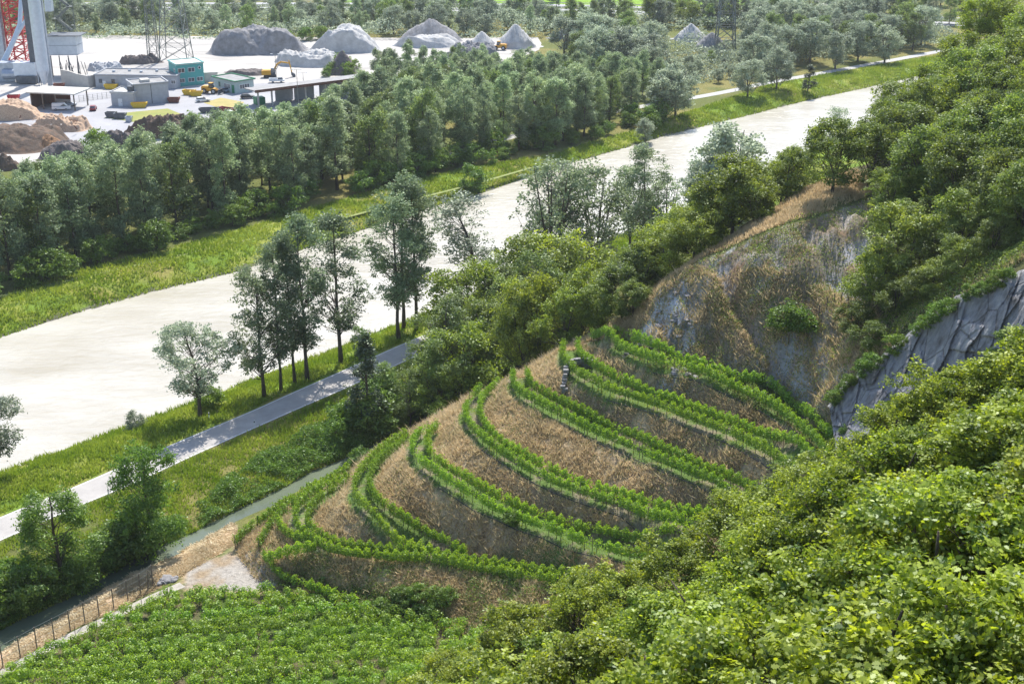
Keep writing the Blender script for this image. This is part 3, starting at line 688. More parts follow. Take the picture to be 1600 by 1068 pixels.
reg('shorttree', 2, 'leaf_willow', 14, 4.0, 5.3, 'round', 95, 1.0, 90, .34, .3, wander=.5, lean=(-2, 0), limbs=95)
reg('airy', 4, 'leaf_green', 13, 3.2, 3.7, 'oval', 75, .85, 85, .26, .22, limbs=75, wander=.7, inner=.25, bark='bark_pale')
reg('multistem', 3, 'leaf_poplar', 17, 3, 5.5, 'vase', 100, 1.1, 65, .36, .26, limbs=100, fork=5)
reg('conifer', 2, 'leaf_dark', 16, 2.0, 3.0, 'cone', 80, .85, 80, .32, .24, inner=.2, limbs=60)
reg('hilloak', 6, 'leaf_oak', 9.5, 2.2, 4.3, 'round', 95, .95, 130, .27, .22, wander=.6, limbs=60, fork=3)
reg('hilldark', 4, 'leaf_hill', 10.5, 2.2, 4.4, 'oval', 100, 1.0, 125, .30, .24, wander=.6, limbs=50, fork=2)
reg('bush', 5, 'leaf_weed', 3.0, .1, 1.9, 'round', 42, .55, 80, .22, .06, limbs=12, fork=3)
reg('greybush', 3, 'leaf_willow', 3.2, .1, 1.9, 'round', 42, .55, 80, .22, .06, limbs=12, fork=3)
reg('thick', 3, 'leaf_weed', 12, .8, 4.2, 'tall', 130, .9, 120, .27, .26, limbs=50)
reg('fullslim', 1, 'leaf_poplar', 22, 4.0, 5.0, 'oval', 120, 1.1, 80, .38, .34, limbs=110)
reg('nearoak', 5, 'leaf_near', 9.0, 1.0, 4.5, 'round', 280, .56, 140, .155, .20, wander=.9, limbs=200, fork=4, star=.65, twig=True, inner=.25)
CAT = dict(bush='bush', greybush='bush')
used = {}
def tree(kind, x, y, z, H, label, name='tree', group=None, var=None, sx=1.0, rot=None, cat=None):
    vs = KIND[kind]; i = RS.randint(len(vs)) if var is None else var % len(vs)
    base = {'poplar': 21, 'poplar_green': 18, 'willow': 12, 'slim': 26, 'open': 17, 'shorttree': 14, 'multistem': 17, 'conifer': 16, 'hilloak': 9.5, 'hilldark': 10.5, 'bush': 3.0, 'greybush': 3.2, 'thick': 12, 'nearoak': 9, 'fullslim': 22, 'airy': 13}[kind]
    o = thing(name, label, cat or CAT.get(kind, 'tree'), (x, y, z), RS.rand()*6.28 if rot is None else rot, group)
    s = H/base; o.scale = (s*sx, s*sx, s)
    me = vs[i]
    obj('trunk' if 'bush' not in kind else 'stems', me[0], o); obj('crown' if 'bush' not in kind else 'foliage', me[1], o)
    return o
def ptree(kind, px, py, H, label, z=0, **kw):
    p = at(px, py, z); zz = hz(p[0], p[1]); return tree(kind, p[0], p[1], zz-.1, H, label, **kw)

def toptree(kind, px, py, D, H, label, **kw):
    p = atd(px, py, D); zb = hz(p[0], p[1])-.2; h = min(max(p[2]-zb, H*.75), H*1.6)
    return tree(kind, p[0], p[1], zb, h, label, sx=min(1.1, H/h*1.1), **kw)
# --- trees between river and road
RT = 'tree'
ptree('shorttree', 313, 650, 14.5, 'spreading open-crowned tree on grassy bank beside the road, left of the tall poplars', name='willow_tree', var=0, rot=0)
ptree('fullslim', 413, 619, 22, 'densest bushy-crowned tree at left end of the tall roadside tree row', name='poplar_tree', sx=.85)
ptree('slim', 439, 609, 24, 'slim tall tree with long bare trunk, second from left in roadside row', name='poplar_tree', sx=.75)
ptree('slim', 461, 598, 25, 'slim tall tree with leaning dark trunk, third from left in roadside row', name='poplar_tree', sx=.75)
ptree('slim', 480, 593, 27, 'tallest straight dark-trunked tree in middle of the roadside row', name='poplar_tree', sx=.9)
ptree('slim', 533, 567, 26, 'tall tree standing alone just right of the roadside poplar row', name='poplar_tree', sx=1.05)
ptree('slim', 623, 530, 26, 'leftmost of three close tall trees on the river bank beside the road', name='poplar_tree', sx=.95)
ptree('slim', 631, 512, 28, 'rear tall tree of three close trees on the river bank', name='poplar_tree', sx=.9)
ptree('slim', 650, 517, 27, 'rightmost of three close tall trees on the river bank beside the road', name='poplar_tree', sx=.95)
ptree('open', 749, 460, 19, 'curved-trunk open tree standing alone against the pale river', name='willow_tree', var=0, rot=0, sx=1.25)
ptree('greybush', 212, 662, 2.6, 'small grey-green shrub alone at the near water edge', name='shrub')
ptree('bush', 330, 632, 3.2, 'low shrub at foot of the spreading roadside tree', name='shrub')
ptree('bush', 560, 520, 2.6, 'low green shrub on the near bank behind the poplar row', name='shrub')
ptree('shorttree', -25, 742, 13, 'tree at left picture edge reaching out over the river', name='willow_tree', var=1, rot=pi)
# --- between road and canal
ptree('thick', 240, 850, 15.5, 'tall dark green tree between road and canal, hiding part of the road', name='alder_tree', sx=.78)
ptree('thick', 95, 905, 12, 'broad bushy tree between road and canal at lower left', name='alder_tree', sx=1.05)
ptree('conifer', 573, 672, 15.5, 'narrow dark conifer beside the road above the canal end', name='conifer_tree', sx=1.1)
for i, (px, py, H) in enumerate([(195, 868, 5), (160, 880, 4), (215, 858, 5.5), (30, 925, 4), (60, 930, 4.5), (130, 905, 4), (5, 950, 4), (560, 672, 5), (590, 668, 6), (530, 690, 3.5), (610, 650, 6), (545, 668, 4), (-20, 940, 5)]):
    ptree('bush', px, py, H, 'dense green shrub on the bank between road and canal', name='shrub', group='shrubs between road and canal')
# --- trees behind the vineyard nose
k = 0
for px, py, H, kd in [(640, 655, 9, 'airy'), (665, 642, 10, 'airy'), (700, 645, 14, 'airy'), (735, 630, 14, 'hilloak'), (695, 612, 16, 'airy'), (655, 618, 10, 'airy'), (765, 595, 15, 'hilldark'), (800, 575, 16, 'airy'), (725, 592, 15, 'airy'),
                      (750, 562, 16, 'hilloak'), (790, 540, 16, 'airy'), (625, 672, 6, 'airy'), (605, 645, 8, 'airy'), (685, 658, 9, 'hilloak'), (840, 548, 17, 'airy'), (830, 512, 17, 'hilloak'), (778, 522, 14, 'airy'), (865, 520, 17, 'hilloak'), (812, 556, 13, 'hilldark')]:
    ptree(kd, px, py, H, 'leafy green tree in the grove behind the vineyard nose', name='oak_tree', group='grove behind the vineyard nose', cat='tree')
for px, py, D, H in [(905, 425, 189, 8.5), (850, 430, 192, 9), (940, 450, 186, 7.5), (880, 455, 187, 7.5), (815, 448, 192, 9)]:
    toptree('hilloak', px, py, D, H, 'round bright oak at the upper end of the vine rows', name='oak_tree', group='oaks above the vineyard nose')
# --- river side trees beyond the ridge
for px, py, H, kd, lb in [(850, 400, 22, 'open', 'leaning grey tree reaching over the river left of the many-stemmed trees'),
                          (865, 470, 27, 'multistem', 'many-stemmed grey-green tree before the river, left one of the pair'),
                          (925, 455, 24, 'multistem', 'many-stemmed grey-green tree before the river, right one of the pair'),
                          (985, 400, 19, 'multistem', 'pale slender tree before the river, beside the taller birch-like tree'),
                          (1005, 410, 24, 'slim', 'tall narrow grey tree before the river, above the ridge'),
                          (1040, 405, 17, 'multistem', 'loose grey-green tree before the river right of the narrow one'),
                          (1135, 340, 21, 'willow', 'silvery round tree against the river above the scar'),
                          (1100, 345, 14, 'willow', 'smaller silvery tree against the river above the ridge'),
                          (1285, 262, 15, 'open', 'thin sparse tree leaning over the river below the far bank')]:
    ptree(kd, px, py, H, lb, name='riverside_tree')
# crest trees along the ridge
for px, top, D, H, kd in [(975, 420, 178, 10, 'hilldark'), (1010, 380, 180, 11, 'hilldark'), (1050, 355, 178, 10, 'hilloak'), (1045, 330, 185, 10, 'hilldark'), (1090, 330, 176, 9, 'hilloak'), (1150, 255, 178, 11, 'hilloak'), (1115, 290, 180, 10, 'hilloak'), (1180, 285, 176, 9, 'hilloak'),
                          (990, 450, 176, 7, 'hilldark'), (1225, 260, 186, 9, 'hilloak'), (1250, 240, 192, 9, 'hilloak')]:
    toptree(kd, px, top, D+4, H, 'oak standing along the ridge crest above the landslide scar', name='oak_tree', group='oaks on the ridge crest')
# upper right hillside forest
HF = np.array([atd(*q)[:2] for q in [(1215, 300, 190), (1290, 320, 178), (1380, 285, 176), (1420, 360, 163), (1400, 420, 158), (1430, 450, 153), (1560, 395, 143), (1660, 350, 142)]]+[(110, 150), (135, 260), (110, 262), (84, 240), (62, 212), (45, 192)])
cnt = 0; pts = []
tries = 0
while len(pts) < 150 and tries < 6000:
    tries += 1
    x = RS.uniform(25, 140); y = RS.uniform(115, 270)
    if not inpoly(np.array([x]), np.array([y]), HF)[0]: continue
    if any((x-a)**2+(y-b)**2 < 4.3**2 for a, b in pts): continue
    pts.append((x, y))
for x, y in pts:
    lo = RS.rand() < (.75 if y > 185 else .25)
    tree('hilloak' if lo else 'hilldark', x, y, hz(x, y)-.3, RS.uniform(7, 10) if lo else RS.uniform(8, 11), 'yellow-green oak in the wood covering the upper right hillside' if lo else 'dark green oak in the wood covering the right hillside',
         name='oak_tree', group='oaks of the upper right hillside' if lo else 'dark trees of the right hillside')
for px, py, D, H, kd, lb in [(1365, 410, 156, 7.5, 'hilloak', 'pale green small tree between scar and dark wood, above the cliff'), (1240, 425, 162, 3.5, 'bush', 'bright green bush in the middle of the landslide scar'), (1262, 440, 161, 3, 'bush', 'lower yellowish bush in the middle of the landslide scar')]:
    p = atd(px, py, D); tree(kd, p[0], p[1], hz(p[0], p[1])-.2, H, lb, name='small_tree' if kd != 'bush' else 'bush')
for px, py, D, H in [(1425, 330, 163, 9), (1480, 312, 160, 9), (1540, 300, 157, 9), (1400, 392, 160, 7.5), (1450, 400, 156, 7.5), (1505, 375, 153, 8), (1565, 335, 150, 8), (1620, 300, 150, 8), (1400, 455, 153, 6), (1455, 440, 149, 6), (1345, 470, 155, 5), (1365, 500, 151, 5), (1460, 250, 172, 9), (1390, 300, 170, 8), (1540, 230, 170, 9), (1440, 438, 150, 6), (1500, 412, 147, 6.5), (1552, 380, 146, 6.5), (1606, 345, 144, 6.5)]:
    toptree('hilldark', px, py, D, H, 'dark oak in the dense stand hanging over the top of the rock cliff', name='oak_tree', group='dark oaks above the rock cliff')
# --- forest belt across the river
def inr(P, n, dmin, seed):
    rs = np.random.RandomState(seed); P = np.asarray(P); lo = P.min(0); hi = P.max(0); out = []; t = 0
    while len(out) < n and t < 40000:
        t += 1; q = lo+(hi-lo)*rs.rand(2)
        if inpoly(q[:1], q[1:], P)[0] and all((q[0]-a)**2+(q[1]-b)**2 > dmin*dmin for a, b in out): out.append((q[0], q[1]))
    return out
BELT = W([(-40, 465), (0, 450), (100, 412), (250, 378), (420, 333), (600, 283), (730, 254), (860, 228), (1010, 190), (1050, 165), (1000, 138), (900, 125), (800, 128), (790, 112), (580, 118), (570, 135), (640, 150), (600, 180), (540, 215), (470, 228), (300, 285), (200, 318), (100, 345), (0, 368), (-40, 380)])
for x, y in inr(BELT, 235, 4.8, 3):
    g_ = RS.rand() < .2
    # lower trees next to the yard
    p_ = x+ .45*(y-300)
    kH = float(np.interp(y, [250, 330, 400, 440], [1.0, 1.0, .78, .55])); H = (RS.uniform(13, 20) if g_ else RS.uniform(15, 23))*kH
    dD = y*CP+CAMZ*SP; ppx = 800+x/dD*FPX; ppy = 534-(y*SP-CAMZ*CP)/dD*FPX; cap = float(np.interp(ppx, [0, 150, 330, 420, 480, 520, 560], [258, 232, 172, 168, 160, 136, 100]))
    if ppx < 560: H = max(5, min(H, (ppy-cap)/(FPX/dD*.98)*RS.uniform(.88, 1.02)))
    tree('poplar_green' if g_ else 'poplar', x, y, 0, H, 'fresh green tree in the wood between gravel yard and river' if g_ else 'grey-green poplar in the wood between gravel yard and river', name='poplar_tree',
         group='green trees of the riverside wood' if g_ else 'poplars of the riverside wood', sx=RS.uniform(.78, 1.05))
for x, y in inr(W([(-40, 480), (250, 392), (600, 290), (860, 236), (1040, 195), (1040, 180), (860, 220), (600, 275), (250, 376), (-40, 460)]), 55, 3.5, 8):
    tree('bush', x, y, 0, RS.uniform(3, 6), 'low shrub along the front edge of the riverside wood', name='shrub', group='shrubs at the wood edge')
# right part: willows by the cycle path
for px, py, H, lb in [(1055, 182, 15, 'dark-trunked round tree on the far bank, left of the pair'), (1040, 186, 14, 'two-trunked round tree on the far bank at end of the wood'), (1168, 152, 12, 'small upright tree casting shadow on the far bank by the path'),
                      (1213, 140, 13, 'leaning silvery willow by the path on the far bank'), (1305, 108, 13, 'broad grey willow overhanging the far bank near the path bend'), (1340, 96, 14, 'grey willow at right end of the path'), (1382, 98, 13, 'last grey willow beside path before the hillside')]:
    ptree('willow', px, py, H, lb, name='willow_tree')
ptree('conifer', 1262, 141, 9, 'small dark upright tree on the far bank edge', name='conifer_tree', sx=1.5)
ptree('willow', 1008, 212, 7, 'low bushy willow at the far water edge below the wood end', name='willow_tree')
ptree('bush', 737, 290, 6, 'round yellow-green bush alone on the far bank grass', name='shrub')
RB = W([(1075, 140), (1200, 115), (1330, 88), (1440, 78), (1440, 45), (1330, 38), (1230, 42), (1130, 60), (1040, 80), (930, 75), (880, 85), (900, 115), (1000, 135)])
for x, y in inr(RB, 85, 8.0, 5):
    g_ = RS.rand() < .25
    if inpoly(np.array([x]), np.array([y]), W([(1040, 102), (1040, 50), (1155, 50), (1155, 102)]))[0]: continue
    near_ = inpoly(np.array([x]), np.array([y]), W([(1020, 135), (1020, 55), (1160, 50), (1160, 135)]))[0]
    tree('poplar_green' if g_ else 'willow', x, y, 0, RS.uniform(4, 6) if near_ else (RS.uniform(12, 17) if g_ else RS.uniform(11, 16)), 'deep green round tree in the willow wood at the river bend' if g_ else 'silvery willow in the wood at the river bend', name='willow_tree' if not g_ else 'tree', group='green trees at the river bend' if g_ else 'willows at the river bend')
# belt before the motorway
BK = W([(-60, 54), (330, 56), (600, 58), (860, 55), (960, 50), (1010, 42), (1000, 28), (800, 22), (500, 22), (100, 24), (-60, 24)])
for x, y in inr(BK, 130, 8.0, 6):
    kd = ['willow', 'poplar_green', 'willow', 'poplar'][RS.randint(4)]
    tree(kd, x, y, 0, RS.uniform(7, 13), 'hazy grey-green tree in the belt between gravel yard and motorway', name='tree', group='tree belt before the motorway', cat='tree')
for x, y in inr(W([(1010, 45), (1250, 42), (1250, 32), (1010, 26)]), 25, 7, 7)+inr(W([(1320, 36), (1560, 44), (1560, 4), (1320, 4)]), 45, 12, 9):
    tree(['hilldark', 'willow', 'poplar_green'][RS.randint(3)], x, y, 0, RS.uniform(8, 14), 'distant tree around the motorway at upper right', name='tree', group='distant trees by the motorway', cat='tree')
for px, py, H in [(655, 9, 9), (620, 10, 7), (820, 10, 8), (1020, 14, 11), (975, 10, 9), (1060, 14, 8), (1185, 18, 10), (1205, 22, 8), (860, 5, 7), (1145, 10, 9)]:
    ptree('hilldark', px, py, H, 'dark round tree at the edge of the bright field beyond the motorway', name='field_tree', group='trees at the bright field edge', cat='tree')
# foreground oaks
FGL = ['oak with bright sunlit leaves in the wood filling the lower right foreground']
ORDN = ['first', 'second', 'third', 'fourth', 'fifth', 'sixth', 'seventh', 'eighth', 'ninth', 'tenth', 'eleventh', 'twelfth', 'thirteenth']
rank = {}
for nm_, a_, b_ in (('row nearest the vineyard terraces', 0, 13), ('second row behind the terraces', 13, 24), ('third row, with larger leaves', 24, 32), ('closest row at the bottom edge', 32, 36)):
    o_ = sorted(range(a_, b_), key=lambda i: FG[i][0])
    for k_, i in enumerate(o_): rank[i] = '%s foreground oak from the left in the %s' % (ORDN[k_], nm_)
for fi, (x, y, z, Ht, D) in enumerate(fgpos):
    o = tree('nearoak', x, y, z, Ht, rank[fi], name='oak_tree', group='foreground oaks at lower right', sx=RS.uniform(1.05, 1.3))
#@@PART2@@
# ================================================================== VINES
def vine_foliage(P, Z, rs, dens=380, h0=.5, h1=2.0, th=.175, ls=.20, gap=.2):
    L = len(P)*.5; n = int(L*dens)
    s = rs.rand(n)*(len(P)-1); i = s.astype(int); f = s-i
    x = P[i, 0]*(1-f)+P[i+1, 0]*f; y = P[i, 1]*(1-f)+P[i+1, 1]*f; z = Z[i]*(1-f)+Z[i+1]*f
    T = (P[i+1]-P[i]); T /= np.linalg.norm(T, axis=1, keepdims=True)+1e-9; Nn = np.stack([-T[:, 1], T[:, 0]], 1)
    m = s*.5
    plant = .5+.5*np.cos(2*pi*m/1.15)                        # one plant every 1.15 m
    big = vnoise(m/3.1, m*0+rs.rand()*50, 3)
    top = h0+(h1-h0)*(.52+.30*plant+.40*(big-.4)+.22*vnoise(m/.5, m*0, 8))
    keep = ((vnoise(m/1.3, m*0+rs.rand()*90, 7) > gap) | (rs.rand(n) < .2)) & (rs.rand(n) < .55+.45*plant)
    v = rs.rand(n)**.85
    lat = rs.normal(size=n)*th*(.6+.5*plant)*(.6+.7*(1-np.abs(v-.55)))
    Pp = np.stack([x+Nn[:, 0]*lat, y+Nn[:, 1]*lat, z+h0+(top-h0)*v], 1)[keep]
    N = np.stack([Nn[:, 0]*np.sign(lat), Nn[:, 1]*np.sign(lat), .5+0*lat], 1)[keep]+rand_unit(keep.sum(), rs)*.8
    S = ls*(.7+.6*rs.rand(len(Pp)))
    V, F = leaves(Pp, N, S, LEAF[::1], rs, .3)
    return mesh_np('foliage', V, F, M['leaf_vine'], attr=np.clip(rs.rand(len(Pp))*.7+.3*v[keep], 0, 1))
pm = MB(); pm.tube([(0, 0, -.2), (0, 0, 1.9)], .045, 5); post0 = pm.build('post', M['post']); post_mesh = post0.data; bpy.data.objects.remove(post0)
sm_ = MB(); sm_.tube([(0, 0, -.1), (.03, .02, .45), (-.02, .05, .95)], [.045, .035, .02], 5); s0_ = sm_.build('stem', M['bark']); stem_mesh = s0_.data; bpy.data.objects.remove(s0_)
ORD = dict(A='lowest', B='second', C='third', D='fourth', E='fifth', F='sixth', G='topmost')
LB = dict(lone='lowest single vine row running straight along the straw strip by the canal', b='curved vine row just above the lone row at the foot of the vineyard nose', c='short curved vine row inside the fan at the left tip',
          d='short straight vine row at the left tip above the flat field', low='short vine row sloping down towards the flat field below the terraces')
ri = 0
for nm, z, side, P in rows:
    ri += 1; rs = np.random.RandomState(500+ri)
    Zr = hillz(P[:, 0], P[:, 1]); k = np.ones(7)/7; Zr = np.convolve(np.pad(Zr, 3, 'edge'), k, 'valid')
    c = np.array([P[len(P)//2, 0], P[len(P)//2, 1], Zr[len(P)//2]])
    lb = LB[nm] if side == 'fan' else '%s row of trellised green vines on the %s terrace of the hillside vineyard' % (side, ORD[nm])
    t = thing('vine_row', lb, 'vine row', c, 0, 'vine rows of the hillside terraces')
    obj('foliage', vine_foliage(P-c[:2], Zr-c[2], rs), t)
    for j in range(1, len(P)-1, 3): obj('stem', stem_mesh, t, (P[j, 0]-c[0], P[j, 1]-c[1], Zr[j]-c[2])).rotation_euler = (0, 0, rs.rand()*6)
    for j in range(0, len(P), 9):
        obj('post', post_mesh, t, (P[j, 0]-c[0], P[j, 1]-c[1], Zr[j]-c[2]))
# irrigation hoses along the terrace rims
for nm, z, eo, ei in edges:
    if nm in 'CDEFG':
        P = eo[len(eo)//3:]; w = P[::6]
        mb = MB(); mb.tube([(q[0], q[1], hz(q[0], q[1])+.22) for q in w], .06, 5)
        tag(mb.build('irrigation_hose', M['hose']), 'black irrigation hose lying along the outer rim of the %s vineyard terrace' % ORD[nm], 'hose', 'hoses along the terrace rims')
# field rows
rs = np.random.RandomState(77)
fb = FIELD; ylo, yhi = fb[:, 1].min(), fb[:, 1].max(); yy = ylo+.5
FR = rs
frow = 0
while yy < yhi-.3 and frow < 60:
    xs = np.arange(-75, 25, 1.3)
    Yr = yy+(xs+30)*.10
    m_ = inpoly(xs, Yr, fb)
    if m_.sum() > 2:
        xs = xs[m_]; Yr = Yr[m_]; c = np.array([xs.mean(), Yr.mean(), 0])
        t = thing('vine_row', '%s row of bushy vines on the flat field, counted from the bottom picture edge' % (['lowest', 'second', 'third', 'fourth', 'fifth', 'sixth', 'seventh', 'eighth', 'ninth', 'tenth', 'eleventh', 'twelfth', 'thirteenth', 'fourteenth', 'fifteenth', 'sixteenth'][min(frow, 15)]), 'vine row', c, 0, 'vine rows of the flat field')
        n1_ = len(xs); Pc = []; 
        for a_, b_ in zip(xs, Yr):
            if rs.rand() < .01: continue
            zb_ = hz(a_, b_)
            for _ in range(2): Pc.append((a_-c[0]+rs.normal()*.3, b_-c[1]+rs.normal()*.13, zb_+rs.uniform(.45, 1.3), rs.uniform(.5, .76)))
        Pc = np.array(Pc); ids = np.repeat(np.arange(len(Pc)), 130); d = rand_unit(len(ids), rs)
        d[:, 2] = d[:, 2]*.95
        Pp = Pc[ids, :3]+d*(Pc[ids, 3]*(.5+.6*rs.rand(len(ids))))[:, None]
        V, F_ = leaves(Pp, d+rand_unit(len(ids), rs)*.7+np.array([0, 0, .3]), .22*(.7+.6*rs.rand(len(ids))), LEAF, rs, .3)
        obj('foliage', mesh_np('foliage', V, F_, M['leaf_vine'], attr=rs.rand(len(ids))), t)
        frow += 1
    yy += 1.62
# ================================================================== GROUND COVER (nobody could count it)
def scatter(name, poly, n, h, w, m, label, seed, clump=3.0, thr=.35, z0=0, excl=None, lean=.35, excl_fn=None):
    rs = np.random.RandomState(seed); P = np.asarray(poly)[:, :2]; lo = P.min(0); hi = P.max(0)
    got = []; tot = 0
    while tot < n:
        q = lo+(hi-lo)*rs.rand(n*2, 2)
        k = inpoly(q[:, 0], q[:, 1], P) & (fbm(q[:, 0], q[:, 1], clump, 2, seed) > thr*(.5+rs.rand(len(q))))
        if excl_fn is not None: k &= ~excl_fn(q[:, 0], q[:, 1])
        q = q[k]; got.append(q); tot += len(q)
        if len(got) > 30: break
    q = np.concatenate(got)[:n]; n = len(q); z = height(q[:, 0], q[:, 1])
    hh = h*(.4+.9*fbm(q[:, 0], q[:, 1], clump*.8, 2, seed+5))*(.6+.8*rs.rand(n)); ww = w*(.6+.8*rs.rand(n)); a = rs.rand(n)*2*pi
    dx, dy = np.cos(a)*ww/2, np.sin(a)*ww/2; l = rs.normal(size=(n, 2))*lean*hh[:, None]
    V = np.stack([np.stack([q[:, 0]-dx, q[:, 1]-dy, z-.05], 1), np.stack([q[:, 0]+dx, q[:, 1]+dy, z-.05], 1), np.stack([q[:, 0]+l[:, 0], q[:, 1]+l[:, 1], z+hh], 1)], 1).reshape(-1, 3)
    F_ = np.arange(3*n).reshape(n, 3)
    me = mesh_np(name, V, F_, M[m], attr=np.clip(fbm(q[:, 0], q[:, 1], clump*1.5, 2, seed+9)*1.6-.3+.4*(rs.rand(n)-.5), 0, 1))
    return tag(obj(name, me), label, {'grass': 'grass', 'dry_grass': 'dry grass', 'straw': 'straw', 'undergrowth': 'undergrowth'}[name], kind='stuff')
def leafscatter(name, poly, n, h, ls, m, label, seed, clump=2.5, thr=.35, excl_fn=None):
    rs = np.random.RandomState(seed); P = np.asarray(poly)[:, :2]; lo = P.min(0); hi = P.max(0); got = []; tot = 0
    while tot < n and len(got) < 40:
        q = lo+(hi-lo)*rs.rand(n*2, 2); k = inpoly(q[:, 0], q[:, 1], P) & (fbm(q[:, 0], q[:, 1], clump, 2, seed) > thr*(.6+.8*rs.rand(len(q))))
        if excl_fn is not None: k &= ~excl_fn(q[:, 0], q[:, 1])
        q = q[k]; got.append(q); tot += len(q)
    q = np.concatenate(got)[:n]; n = len(q); z = height(q[:, 0], q[:, 1])
    f = np.clip((fbm(q[:, 0], q[:, 1], clump, 3, seed)-.28)*2.2, .08, 1.2); zz = z+h*f*(rs.rand(n)**.4)
    N = rand_unit(n, rs)*.8+np.array([0, -.15, .6])
    V, F_ = leaves(np.stack([q[:, 0], q[:, 1], zz], 1), N, ls*(.6+.8*rs.rand(n)), QUAD, rs)
    return tag(obj(name, mesh_np(name, V, F_, M[m], attr=rs.rand(n))), label, name, kind='stuff')
nrd = lambda x, y: inpoly(x, y, RIVER) | inpoly(x, y, CANAL)
scatter('grass', FARBANK, 60000, .75, .30, 'grass_green', 'green grass covering the far river bank', 1, 4, .3, excl_fn=nrd)
scatter('grass', np.concatenate([RIVER_NEAR[:14], np.array(RU[::-1])+np.array([-.3, .6])]), 60000, .65, .20, 'grass_green', 'green grass on the strip between river and road', 2, 3, .3, excl_fn=nrd)
BANK = np.concatenate([np.array(RL[:60])+np.array([.3, -.6]), CAN_L[::-1]])
scatter('grass', BANK, 50000, .6, .18, 'grass_green', 'yellow-green grass between road and canal', 3, 3, .3, excl_fn=nrd)
WEED = np.concatenate([W([(-60, 1000), (0, 955), (100, 905), (240, 825), (330, 775), (400, 720), (480, 680), (560, 640), (650, 600), (740, 570)]), CAN_L[::-1][1:]])
leafscatter('undergrowth', WEED, 75000, 1.7, .22, 'leaf_weed', 'leafy green weeds crowding the canal bank', 4, 3.2, .36, excl_fn=nrd)
inbench = lambda x, y: np.any([inpoly(x, y, np.vstack([eo, ei[::-1]])) for _, _, eo, ei in edges], axis=0) | nrd(x, y)
VAREA = [q for q in VA]
scatter('dry_grass', VAREA, 110000, .42, .13, 'grass_dry', 'dry tan grass on the slopes between the vineyard terraces', 5, 2.2, .42, excl_fn=inbench, lean=.8)
scatter('grass', VAREA, 16000, .16, .12, 'grass_green', 'thin green grass on the vineyard terraces', 15, 2.2, .5, excl_fn=lambda x, y: ~inbench(x, y))
scatter('dry_grass', SCAR, 6000, .35, .16, 'grass_scrub', 'olive scrub grass scattered over the landslide scar', 6, 3, .5)
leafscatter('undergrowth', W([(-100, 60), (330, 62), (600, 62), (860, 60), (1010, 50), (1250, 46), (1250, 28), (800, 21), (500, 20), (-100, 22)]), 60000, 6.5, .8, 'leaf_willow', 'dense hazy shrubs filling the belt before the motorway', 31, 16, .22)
leafscatter('undergrowth', W([(880, 85), (940, 72), (1040, 78), (1130, 58), (1230, 42), (1440, 45), (1500, 60), (1440, 76), (1330, 86), (1200, 112), (1075, 136), (1000, 133), (900, 113)]), 40000, 5.0, .7, 'leaf_willow', 'dense shrubs under the willows at the river bend', 32, 12, .25)
leafscatter('undergrowth', SCAR, 12000, 1.1, .17, 'leaf_hill', 'clumps of brown and olive scrub on the landslide scar', 41, 2.6, .52)
leafscatter('undergrowth', VAREA, 26000, .55, .13, 'leaf_weed', 'patches of green weeds on the dry slopes between terraces', 42, 3.5, .56, excl_fn=inbench)
scatter('dry_grass', VAREA, 26000, .8, .16, 'grass_dry', 'tall tufts of dead grass on the slopes between terraces', 43, 1.4, .6, excl_fn=inbench, lean=.6)
CTOP = np.array([atd(*q)[:2] for q in [(1330, 560, 151), (1400, 500, 148), (1500, 440, 143), (1600, 395, 138), (1720, 350, 134), (1700, 280, 160), (1500, 340, 160), (1400, 420, 158)]])
leafscatter('undergrowth', CTOP, 45000, 1.5, .2, 'leaf_hill', 'dark undergrowth on the slope above the rock cliff', 33, 3, .3)
scatter('dry_grass', CTOP, 9000, .5, .18, 'grass_dry', 'tufts of pale dry grass above the rock cliff', 34, 3, .5)
leafscatter('undergrowth', SCAR, 16000, .7, .17, 'leaf_hill', 'dark low scrub over the landslide scar', 16, 4, .55)
CRESTP = np.array([atp(*q)[:2] for q in [(940, 515, 172), (1030, 455, 172), (1100, 408, 171), (1210, 364, 169), (1300, 335, 169), (1380, 300, 173), (1330, 255, 186), (1200, 300, 180), (1050, 405, 178), (950, 480, 177)]])
scatter('dry_grass', CRESTP, 20000, .6, .18, 'grass_dry', 'pale dry grass along the ridge crest', 7, 3, .3)
scatter('straw', STRAW, 42000, .12, .32, 'grass_dry', 'orange straw litter on the strip beside the canal', 8, 1.5, .3, lean=2.2)
EMB = W([(420, 905), (470, 890), (600, 895), (740, 910), (900, 945), (900, 985), (760, 985), (690, 975), (560, 945), (470, 920)], 1)
scatter('dry_grass', EMB, 16000, .5, .15, 'grass_dry', 'brown and tan grass on the embankment below the lowest terrace', 9, 2, .45, lean=.7)
leafscatter('undergrowth', EMB, 16000, .8, .16, 'leaf_weed', 'green weeds on the bank above the flat vine field', 44, 2.2, .42)
FERN = W([(425, 925), (470, 917), (560, 925), (640, 950), (700, 975), (680, 985), (600, 968), (520, 950), (440, 945)], .5)
leafscatter('undergrowth', FERN, 14000, .9, .16, 'leaf_weed', 'blue-green ferny weeds along the upper edge of the flat vine field', 10, 2.5, .2)
for i, (px, py, H) in enumerate([(600, 938, 1.8), (625, 932, 2.0), (650, 934, 2.1), (675, 938, 2.0), (640, 945, 1.9), (612, 946, 1.7), (668, 948, 1.9), (700, 940, 1.9), (505, 905, 1.2)]):
    p = at(px, py, 1.5); tree('bush', p[0], p[1], hz(p[0], p[1])-.15, H, 'leafy shrub on the embankment below the lowest vine rows', name='shrub', group='shrubs of the embankment')
